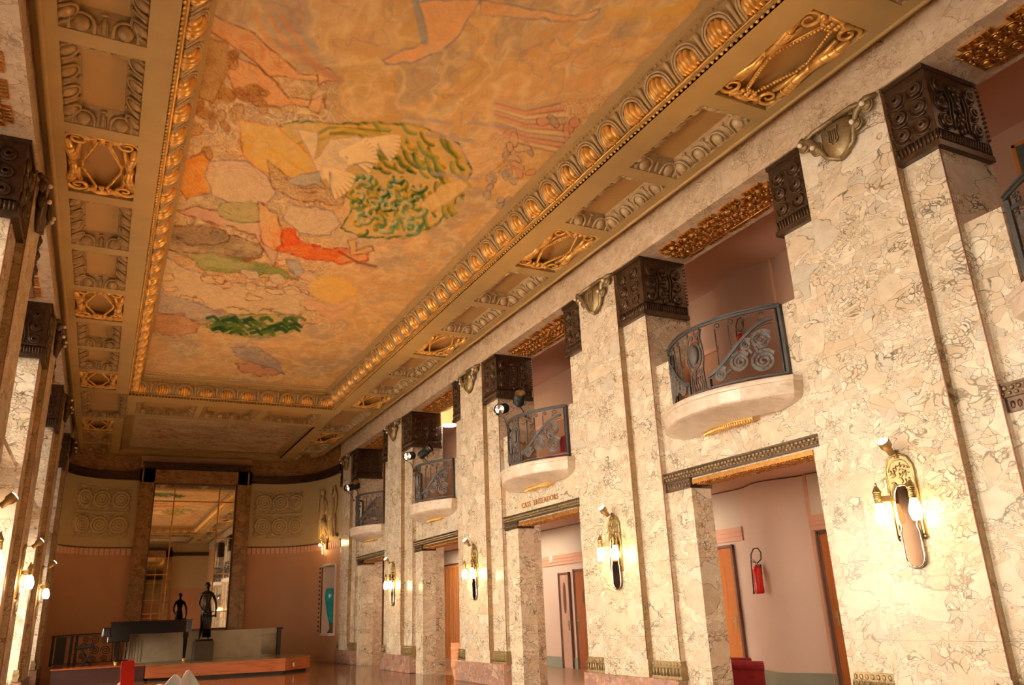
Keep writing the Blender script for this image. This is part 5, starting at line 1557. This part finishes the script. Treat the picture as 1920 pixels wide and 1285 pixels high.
for k in range(len(pp) - 14, len(pp) - 1):
    a_, b_ = Vector(pp[k]), Vector(pp[k + 1])
    for s_ in (.0, .5):
        q = a_ + (b_ - a_) * s_; d = (b_ - a_).normalized(); nn = Vector((d.y, -d.x))
        if (b_ - a_).length > .3 and s_ > 0: continue
        m.tube([(q.x + nn.x * .008, q.y + nn.y * .008, .45), (q.x + nn.x * .008, q.y + nn.y * .008, 1.08)], .016, 6)
for k in range(3, 13):
    a_, b_ = Vector(pp[k]), Vector(pp[k + 1]); d = (b_ - a_).normalized(); nn = Vector((d.y, -d.x))
    if k < 10: m.tube([(a_.x + nn.x * .008, a_.y + nn.y * .008, .45), (a_.x + nn.x * .008, a_.y + nn.y * .008, 1.08)], .016, 6)
m.build('fluting', M['grey_stone'], wt)
m = MB(); m.bbox(5.50, 5.62, 28.75, 28.87, .42, 1.22, .01); m.bbox(5.46, 5.66, 28.70, 28.9, 1.20, 1.26, .01)
tag(m.build('newel_post', M['black_matt']), 'black newel post at the right end of the low stage wall', 'post')

rt_ = thing('stair_railing', 'black scrolled iron railing with solid posts at the left of the stage', 'railing', (-1.15, 29.3, .427))
m = MB()
m.tube([(0, 0, .86), (.5, 0, .88), (2.0, 0, .90)], 1, 4, flat=(.02, .03), smooth=False, ref=(0, 0, 1)); m.tube([(0, 0, .06), (2.0, 0, .06)], .014, 6)
m.tube([(0, 0, .82), (2.0, 0, .86)], .010, 6)
m.build('rail', M['black_matt'], rt_)
m = MB(); m.bbox(.02, .10, -.03, .03, 0, .86, .008); m.bbox(.14, .42, -.02, .02, .04, .83, .008); m.bbox(.52, .60, -.02, .02, 0, .86, .008); m.bbox(.66, .74, -.02, .02, 0, .87, .008)
m.build('post', M['black_matt'], rt_)
m = MB()
for (x, z, r_) in ((.95, .72, .10), (.92, .50, .13), (.90, .25, .11), (1.2, .70, .13), (1.22, .40, .14), (1.2, .14, .10), (1.5, .68, .12), (1.52, .38, .14), (1.5, .15, .10), (.98, .10, .07)):
    sg = random.choice((-1, 1))
    m.tube([(x + sg * r_ * (1 - k / 26) * math.cos(k * .55), 0, z + r_ * (1 - k / 26) * math.sin(k * .55)) for k in range(24)], .013, 5)
for x in (1.72, 1.82, 1.90): m.tube([(x, 0, .06), (x, 0, .88)], .012, 5)
m.build('scroll', M['black_matt'], rt_)

# ------------------------------------------------------------------ GRAND PIANO, stool
gp = thing('grand_piano', 'black lacquered grand piano with closed lid on the left half of the stage', 'piano', (.2, 26.95, .427))
out = [(.22, -.0), (.22, .0), (1.0, .0), (2.25, .0), (2.42, .08), (2.46, .30), (2.38, .55), (2.1, .72), (1.75, .86), (1.4, 1.12), (1.15, 1.42), (.95, 1.50), (.22, 1.50)]
m = MB(); prism_plan(m, out[1:], .84, 1.17); m.build('rim', M['black'], gp)
m = MB(); prism_plan(m, [(x + (.02 if x > 1 else -.02), y + (.02 if y > .7 else -.02)) for x, y in out[1:]], 1.175, 1.20); m.build('lid', M['black'], gp)
m = MB(); m.bbox(.0, .24, .02, 1.48, .80, .95, .01); m.bbox(.02, .26, .0, .07, .80, 1.05, .02); m.bbox(.02, .26, 1.43, 1.50, .80, 1.05, .02); m.bbox(.16, .75, .02, 1.48, .64, .86, .02)
m.build('keybed', M['black'], gp)
m = MB()
for k in range(48): m.box(.02, .15, .10 + .0275 * k, .125 + .0275 * k, .95, .965)
m.build('keys', M['white_plastic'], gp)
for (x, y) in ((.45, .15), (.45, 1.3), (2.28, .22)):
    m = MB(); m.tube([(x, y, .86), (x, y, .70), (x, y, .66), (x, y, .10)], [1, 1, .8, .48], 4, flat=(.075, .075), smooth=False); lg = m.build('leg', M['black'], gp)
    m = MB(); m.lathe([(.035, .06), (.045, .09), (.03, .12)], 12, (x, y, 0)); m.lathe([(.035, -.014), (.035, .014)], 12, (x, y, .036), (0, 1, 0)); m.build('caster', M['gold'], lg)
m = MB(); m.tube([(.7, .75, .82), (.7, .65, .12)], .02, 6); m.tube([(.7, .75, .82), (.7, .85, .12)], .02, 6); m.box(.62, .78, .6, .9, .08, .14)
m.build('pedal_lyre', M['black'], gp)
ss = thing('piano_stool', 'black tilted piano stool in front of the iron railing', 'stool', (-.12, 28.2, .427))
m = MB(); m.M = Matrix.Rotation(R(-8), 4, 'Y'); m.bbox(-.24, .24, -.2, .2, .50, .60, .03); m.build('seat', M['black_matt'], ss)
for sx in (-1, 1):
    for sy in (-1, 1):
        m = MB(); m.tube([(sx * .17, sy * .14, .52), (sx * .05, sy * .04, .25), (-sx * .14, sy * .14, .0)], .025, 6); m.build('leg', M['black_matt'], ss)

# ------------------------------------------------------------------ STATUE (one continuous figure grown on a skeleton)
pd = thing('statue_pedestal', 'dark stone pedestal under the black statue', 'pedestal', (3.10, 28.05, .425))
m = MB(); m.bbox(-.29, .29, -.26, .26, 0, .54, .015); m.build('block', M['pedestal'], pd)
m = MB(); m.bbox(-.25, .25, -.22, .22, .54, .59, .012); m.build('base_slab', M['statue'], pd)
def skinned(name, joints, edges, mat, parent=None, sub=2, loc=(0, 0, 0), root=0):
    me = bpy.data.meshes.new(name); me.from_pydata([j[:3] for j in joints], edges, []); me.materials.append(mat)
    o = bpy.data.objects.new(name, me); COL.objects.link(o); o.location = loc
    if parent is not None: o.parent = parent
    o.modifiers.new('skin', 'SKIN').use_smooth_shade = True
    sv = me.skin_vertices[0] if me.skin_vertices else None
    if sv is None:
        import bmesh
        bm = bmesh.new(); bm.from_mesh(me); bm.verts.layers.skin.verify(); bm.to_mesh(me); bm.free(); sv = me.skin_vertices[0]
    for i, j in enumerate(joints):
        sv.data[i].radius = (j[3], j[4] if len(j) > 4 else j[3]); sv.data[i].use_root = (i == root)
    s = o.modifiers.new('sub', 'SUBSURF'); s.levels = sub; s.render_levels = sub
    return o
J = [(0, 0, .92, .125, .10),                                                   # 0 pelvis
     (.0, .0, 1.06, .095, .08), (-.01, -.0, 1.22, .125, .09), (-.01, 0, 1.36, .13, .085),  # 1-3 waist, chest, shoulders
     (-.01, -.01, 1.46, .05), (-.015, -.02, 1.53, .055), (-.02, -.025, 1.61, .078, .09), (-.02, -.02, 1.69, .06, .07),  # 4-7 neck, head
     (-.17, 0, 1.36, .055), (-.23, .01, 1.18, .045), (-.235, .02, 1.05, .036), (-.16, -.06, .90, .028), (-.10, -.10, .86, .022),   # 8-12 right arm, hand on hip
     (.15, 0, 1.35, .055), (.235, .0, 1.18, .045), (.27, .0, 1.03, .036), (.28, -.04, .83, .028), (.27, -.07, .74, .024),      # 13-17 left arm hanging
     (-.09, .0, .82, .095), (-.10, .01, .62, .078), (-.10, .02, .46, .055), (-.12, .05, .28, .052), (-.14, .06, .08, .03), (-.17, -.08, .03, .028),  # 18-23 right leg
     (.08, -.02, .80, .095), (.07, -.10, .60, .076), (.06, -.10, .45, .055), (.07, -.03, .26, .050), (.08, .0, .08, .03), (.10, -.14, .03, .028)]   # 24-29 left leg
E_ = [(0, 1), (1, 2), (2, 3), (3, 4), (4, 5), (5, 6), (6, 7), (3, 8), (8, 9), (9, 10), (10, 11), (11, 12), (3, 13), (13, 14), (14, 15), (15, 16), (16, 17),
      (0, 18), (18, 19), (19, 20), (20, 21), (21, 22), (22, 23), (0, 24), (24, 25), (25, 26), (26, 27), (27, 28), (28, 29)]
for (px_, py_, pz_, sgn) in ((.27, -.07, .74, 17), (-.10, -.10, .86, 12)):     # fingers
    for k in range(5):
        b_ = len(J); dx = (-.024 + .012 * k)
        if sgn == 17:
            J.append((px_ + dx, py_ - .015, pz_ - .045, .009)); J.append((px_ + dx * 1.3, py_ - .03, pz_ - .085 - .006 * (k % 3), .008))
        else:
            J.append((px_ + .035, py_ - .02, pz_ + dx, .009)); J.append((px_ + .07, py_ - .005, pz_ + dx * 1.3, .008))
        E_ += [(sgn, b_), (b_, b_ + 1)]
sv_ = thing('statue', 'black bronze statue of a standing woman on the dark pedestal before the mirror', 'statue', (3.12, 28.05, 1.015))
skinned('body', J, E_, M['statue'], sv_)
m = MB()                                                     # draped cloth held at the thigh, hair knot and face
for k in range(7):
    x = -.11 + .04 * k
    m.tube([(x, -.12 - .02 * math.sin(k), .80), (x + .01, -.15, .60), (x * .8 + .02, -.14 - .02 * (k % 2), .35), (x * .9 + .03, -.12, .06)], [.018, .028, .03, .024], 6)
m.tube([(.26, -.10, .70), (.16, -.14, .68), (.0, -.15, .76), (-.10, -.13, .80)], [.02, .035, .04, .03], 8)
m.build('drapery', M['statue'], sv_)
m = MB()
m.ell((-.02, .05, 1.66), .075, .07, .075, 12, 8); m.ell((-.02, .10, 1.62), .04, .04, .04, 10, 6)
m.build('hair', M['statue'], sv_)
m = MB()
m.tube([(-.02, -.10, 1.64), (-.02, -.128, 1.61), (-.02, -.112, 1.60)], [.008, .012, .012], 6)
for s_ in (-1, 1): m.ell((-.02 + s_ * .032, -.098, 1.635), .014, .01, .009, 8, 5); m.ell((-.02 + s_ * .08, -.01, 1.62), .012, .022, .03, 8, 6)
m.tube([(-.045, -.10, 1.572), (-.02, -.112, 1.57), (.005, -.10, 1.572)], .008, 6)
m.build('face', M['statue'], sv_)

# ------------------------------------------------------------------ CORRIDOR AND GALLERY CONTENTS
def make_door(nm, y0, y1, h, mat, fmat, glaze=None, handle=None):
    t_ = bpy.data.objects.new(nm, None); COL.objects.link(t_); t_.location = (XCW, y0, 0); struct(t_)
    W_ = y1 - y0
    m = MB(); m.bbox(-.05, .02, .06, W_ - .06, 0, h - .06, .01); m.build('door_leaf', mat, t_)
    m = MB(); m.bbox(-.06, .02, 0, .06, 0, h, .01); m.bbox(-.06, .02, W_ - .06, W_, 0, h, .01); m.bbox(-.06, .02, 0, W_, h - .06, h, .01)
    m.bbox(-.075, -.055, -.01, .02, 0, h + .01, .006); m.bbox(-.075, -.055, W_ - .02, W_ + .01, 0, h + .01, .006)
    m.build('door_frame', fmat, t_)
    if glaze:
        gy, gz0, gz1, gw = glaze; m = MB()
        m.prism(ellp(gy, (gz0 + gz1) / 2, gw, (gz1 - gz0) / 2, 0, 16), lambda a_, b_, d: (d, a_, b_), -.062, -.048); m.build('door_window', M['wood_dark'], t_)
    if handle:
        hy, hz = handle; m = MB()
        m.bbox(-.062, -.048, hy - .03, hy + .03, hz - .12, hz + .12, .006); m.tube([(-.06, hy, hz + .02), (-.11, hy, hz + .02), (-.115, hy - .09, hz + .02)], .010, 6)
        m.build('door_handle', M['brass'], t_)
    return t_
make_door('door_1', 12.50, 13.45, 2.56, M['wood_door'], M['wood_dark'], None, (.15, 1.10))
make_door('door_2', 9.35, 10.32, 2.60, M['wood_door'], M['wood_dark'], None, (.80, 1.15))
make_door('door_3', 17.62, 18.70, 2.45, M['wood_door2'], M['wood_dark'], (.55, 1.5, 1.95, .12), (.93, 1.15))
make_door('door_4', 18.95, 19.50, 2.40, M['door_pale'], M['wood_dark'], (.27, 1.35, 2.15, .07), (.13, 1.05))
d5 = make_door('door_5', 25.0, 29.2, 3.15, M['curtain'], M['wood_dark'], None, None)
for k in range(12):
    m = MB(); y = .25 + k * .335; m.bbox(-.085, -.045, y - .05, y + .05, .1, 3.0, .012); m.build('door_rib', M['wood_door'], d5)

def extinguisher(loc, rz, lab, label_on=True):
    t_ = thing('fire_extinguisher', lab, 'fire extinguisher', loc, rz, 'red fire extinguishers')
    m = MB(); m.lathe([(.0, 0), (.06, .0), (.082, .02), (.085, .05), (.085, .40), (.075, .45), (.045, .48), (.025, .49), (.025, .51)], 24, (.13, 0, 0)); m.build('cylinder', M['red'], t_)
    m = MB(); m.lathe([(.03, 0), (.035, .02), (.02, .05)], 12, (.13, 0, .50)); m.box(.12, .24, -.012, .012, .55, .57); m.tube([(.13, 0, .55), (.20, 0, .60), (.26, 0, .60)], .01, 6); m.build('valve', M['chrome'], t_)
    m = MB(); m.tube([(.13, .03, .54), (.16, .14, .60), (.17, .16, .72), (.16, .10, .80), (.15, .0, .80), (.14, -.08, .70), (.13, -.11, .50), (.13, -.12, .25), (.13, -.13, .05)], .012, 8)
    m.tube([(.13, -.13, .06), (.13, -.135, .0)], [.014, .022], 8); m.build('hose', M['rubber'], t_)
    m = MB(); m.lathe([(.0862, .12), (.0862, .34)], 12, (.13, 0, 0), a0=PI * .55, a1=PI * 1.25, cap=False); m.build('label_sticker', M['label'], t_)
    m = MB(); m.bbox(0, .05, -.02, .02, .30, .52, .005); m.build('wall_bracket', M['black_matt'], t_)
    return t_
xw = XCW - .27
extinguisher((xw, 11.55, 1.60), PI + .2, 'red fire extinguisher with black hose on the pink wall behind the doorway')
extinguisher((xw, 11.1, 6.0), PI, 'red fire extinguisher on the gallery wall seen through the largest balcony railing')

ac = thing('armchair', 'crimson velvet armchair just inside the extinguisher corridor', 'armchair', (9.35, 10.75, 0), R(60))
m = MB(); m.bbox(-.36, .36, -.34, .34, .14, .40, .04); m.build('seat', M['red_velvet'], ac)
m = MB(); m.bbox(-.40, .40, .24, .42, .12, .60, .06); m.build('backrest', M['red_velvet'], ac)
for s_ in (-1, 1):
    m = MB(); m.tube([(s_ * .42, -.34, .50), (s_ * .42, .30, .54)], .085, 12); m.bbox(s_ * .42 - .07, s_ * .42 + .07, -.34, .36, .12, .50, .03); m.build('armrest', M['red_velvet'], ac)
for sx in (-1, 1):
    for sy in (-1, 1):
        m = MB(); m.tube([(sx * .34, sy * .28, .14), (sx * .34, sy * .28, 0)], [.03, .018], 8); m.build('leg', M['wood_dark'], ac)

ch = thing('gallery_bench', 'dark red upholstered bench behind the spotlit balcony railing', 'bench', (8.75, 14.4, 4.202), 0)
m = MB(); m.bbox(-.25, .25, -.9, .9, .30, .46, .03); m.build('seat', M['red_velvet'], ch)
m = MB(); m.bbox(.22, .34, -.9, .9, .30, .98, .03); m.build('backrest', M['red_velvet'], ch)
for sx in (-1, 1):
    for sy in (-1, 1):
        m = MB(); m.tube([(sx * .2, sy * .8, .3), (sx * .2, sy * .8, 0)], .025, 8); m.build('leg', M['wood_dark'], ch)

m = MB(); m.lathe([(.11, 0), (.115, .03), (.09, .05), (.04, .055)], 20, (XCW - .0, 19.9, 2.78), (-1, 0, 0))
tag(m.build('wall_disc', M['white_plastic']), 'small round cream disc fixed above the pale corridor door', 'wall disc')

# boards leaning behind the largest balcony
m = MB(); m.M = Matrix.Translation((7.72, 9.02, 5.06)) @ Matrix.Rotation(R(12), 4, 'X') @ Matrix.Rotation(R(-8), 4, 'Z'); m.bbox(-.012, .012, -.16, .16, -.76, .42, .004)
tag(m.build('board', M['wood_door2']), 'orange brown board leaning at the left end of the largest balcony', 'board')
m = MB(); m.M = Matrix.Translation((7.95, 9.30, 4.90)) @ Matrix.Rotation(R(20), 4, 'X') @ Matrix.Rotation(R(-14), 4, 'Z'); m.bbox(-.012, .012, -.09, .09, -.66, .70, .004)
tag(m.build('board', M['grey_fabric']), 'narrow grey blue board leaning next to the brown board on the largest balcony', 'board')
cb = thing('chalkboard', 'orange framed chalkboard behind the balcony at the right picture edge', 'chalkboard', (9.0, 4.16, 6.02), 0)
m = MB(); m.box(-.01, .01, -.3, .3, 0, .36); m.build('slate', M['glass_black'], cb)
m = MB()
for q in ((-.33, -.29, -.03, .39), (.29, .33, -.03, .39), (-.33, .33, -.03, .01), (-.33, .33, .35, .39)): m.box(-.02, .02, *q)
m.build('frame', M['wood_door'], cb)
m = MB(); m.box(-.02, .0, -.2, -.16, -1.815, 0); m.box(-.02, 0, .16, .2, -1.815, 0); m.build('easel_leg', M['wood_door'], cb)

# pendant-like ceiling light of the gallery between third and fourth pier
pt = thing('ceiling_lamp', 'amber drum lamp with a glowing white underside in the gallery by the dark capital', 'ceiling lamp', (8.85, 21.55, 6.82))
m = MB(); m.lathe([(.24, 0), (.25, .02), (.25, .85), (.22, .95)], 24, (0, 0, 0), cap=False); m.build('shade', M['pendant'], pt)
m = MB(); m.lathe([(0, 0), (.22, 0), (.22, .02), (0, .02)], 24, (0, 0, -.01), cap=False); m.build('diffuser', M['lamp_white'], pt)

# stack of clay pots
pot = None
for k in range(6):
    if pot is None:
        pot = thing('flower_pot', 'lowest terracotta pot of the stack by the doorway pier', 'flower pot', (7.82, 18.73, 0), 0, 'stacked terracotta pots')
        m = MB(); m.lathe([(.085, 0), (.09, .01), (.135, .24), (.13, .245)], 24, (0, 0, 0), cap=True); m.build('body', M['terracotta'], pot)
        m = MB(); m.lathe([(.132, .235), (.155, .24), (.165, .36), (.16, .37), (.145, .37), (.135, .26)], 24, cap=False); m.build('rim', M['terracotta'], pot)
        q = pot
    else:
        q = copy_tree(pot); q.location = (7.82 + .006 * (k % 2), 18.73, .088 * k)
        q['label'] = ('', 'second pot from the bottom of the terracotta stack', 'third pot from the bottom of the terracotta stack', 'fourth pot from the bottom of the terracotta stack',
                      'fifth pot from the bottom, just under the top of the stack', 'topmost terracotta pot of the stack')[k]

# ------------------------------------------------------------------ TABLE in the foreground with linen and a red card
TY = 7.0
tt = thing('banquet_table', 'high round table under white linen at the bottom left edge', 'table', (.48, TY, 0))
m = MB(); m.lathe([(.0, .93), (.36, .93), (.36, .965), (0, .965)], 32, cap=False); m.build('tabletop', M['wood_dark'], tt)
m = MB(); m.lathe([(.03, .0), (.03, .93)], 12); m.lathe([(.24, 0), (.22, .03), (.04, .06)], 20); m.build('leg', M['chrome'], tt)
m = MB(); n_ = 64; vs = []; fs = []
for i, (r_, z) in enumerate(((.0, .974), (.2, .974), (.365, .972), (.385, .94), (.41, .80), (.43, .55), (.45, .30))):
    for k in range(n_):
        an = 2 * PI * k / n_; w_ = max(0, (i - 3)) * .014
        vs.append(((r_ + w_ * math.sin(8 * an)) * math.cos(an), (r_ + w_ * math.sin(8 * an)) * math.sin(an), z))
for i in range(6):
    for k in range(n_): l = (k + 1) % n_; fs.append((i * n_ + k, i * n_ + l, (i + 1) * n_ + l, (i + 1) * n_ + k))
m.add(vs, fs, True); o = m.build('tablecloth', M['white_cloth'], loc=(.48, TY, 0)); tag(o, 'white linen cloth draped over the high round table', 'tablecloth')
def napkin(cx, cy, w_, h_, lab, seed):
    rs_ = random.Random(seed); vs = []; fs = []; NX, NZ = 24, 8
    for j in range(NZ + 1):
        t_ = j / NZ
        for i in range(NX + 1):
            u = -1 + 2 * i / NX
            peak = max(1.0 - 1.5 * abs(u - .30), .86 - 1.1 * abs(u + .12), .55 - .7 * abs(u + .62), .12)
            z = max(.004, h_ * t_ * max(.12, peak))
            y = (.11 * (1 - .45 * t_) * (abs(((u * 1.9 + .35) % 1) * 2 - 1) - .5) + .05 * math.sin(2.2 * u) * t_)
            vs.append((cx + u * w_ * (1 - .18 * t_), cy + y * .9 - .05, .975 + z))
    for j in range(NZ):
        for i in range(NX): a_ = j * (NX + 1) + i; fs.append((a_, a_ + 1, a_ + NX + 2, a_ + NX + 1))
    m = MB(); m.add(vs, fs, True); o = m.build('napkin', M['white_cloth']); s = o.modifiers.new('thick', 'SOLIDIFY'); s.thickness = .006
    return tag(o, lab, 'napkin', 'napkins folded upright on the table')
napkin(.615, TY, .27, .20, 'tall peaked white napkin at the right of the table', 1)
napkin(.235, TY + .05, .17, .165, 'low white napkin left of the red card', 2)
m = MB(); m.M = Matrix.Translation((.265, TY - .12, .976)) @ Matrix.Rotation(R(-4), 4, 'Y')
m.prism([(-.045, 0), (.045, 0), (.045, .27), (.035, .285), (-.035, .285), (-.045, .27)], lambda a_, b_, d: (a_, d, b_), -.012, .012)
tag(m.build('table_card', M['red']), 'upright bright red card standing between the white napkins', 'card')
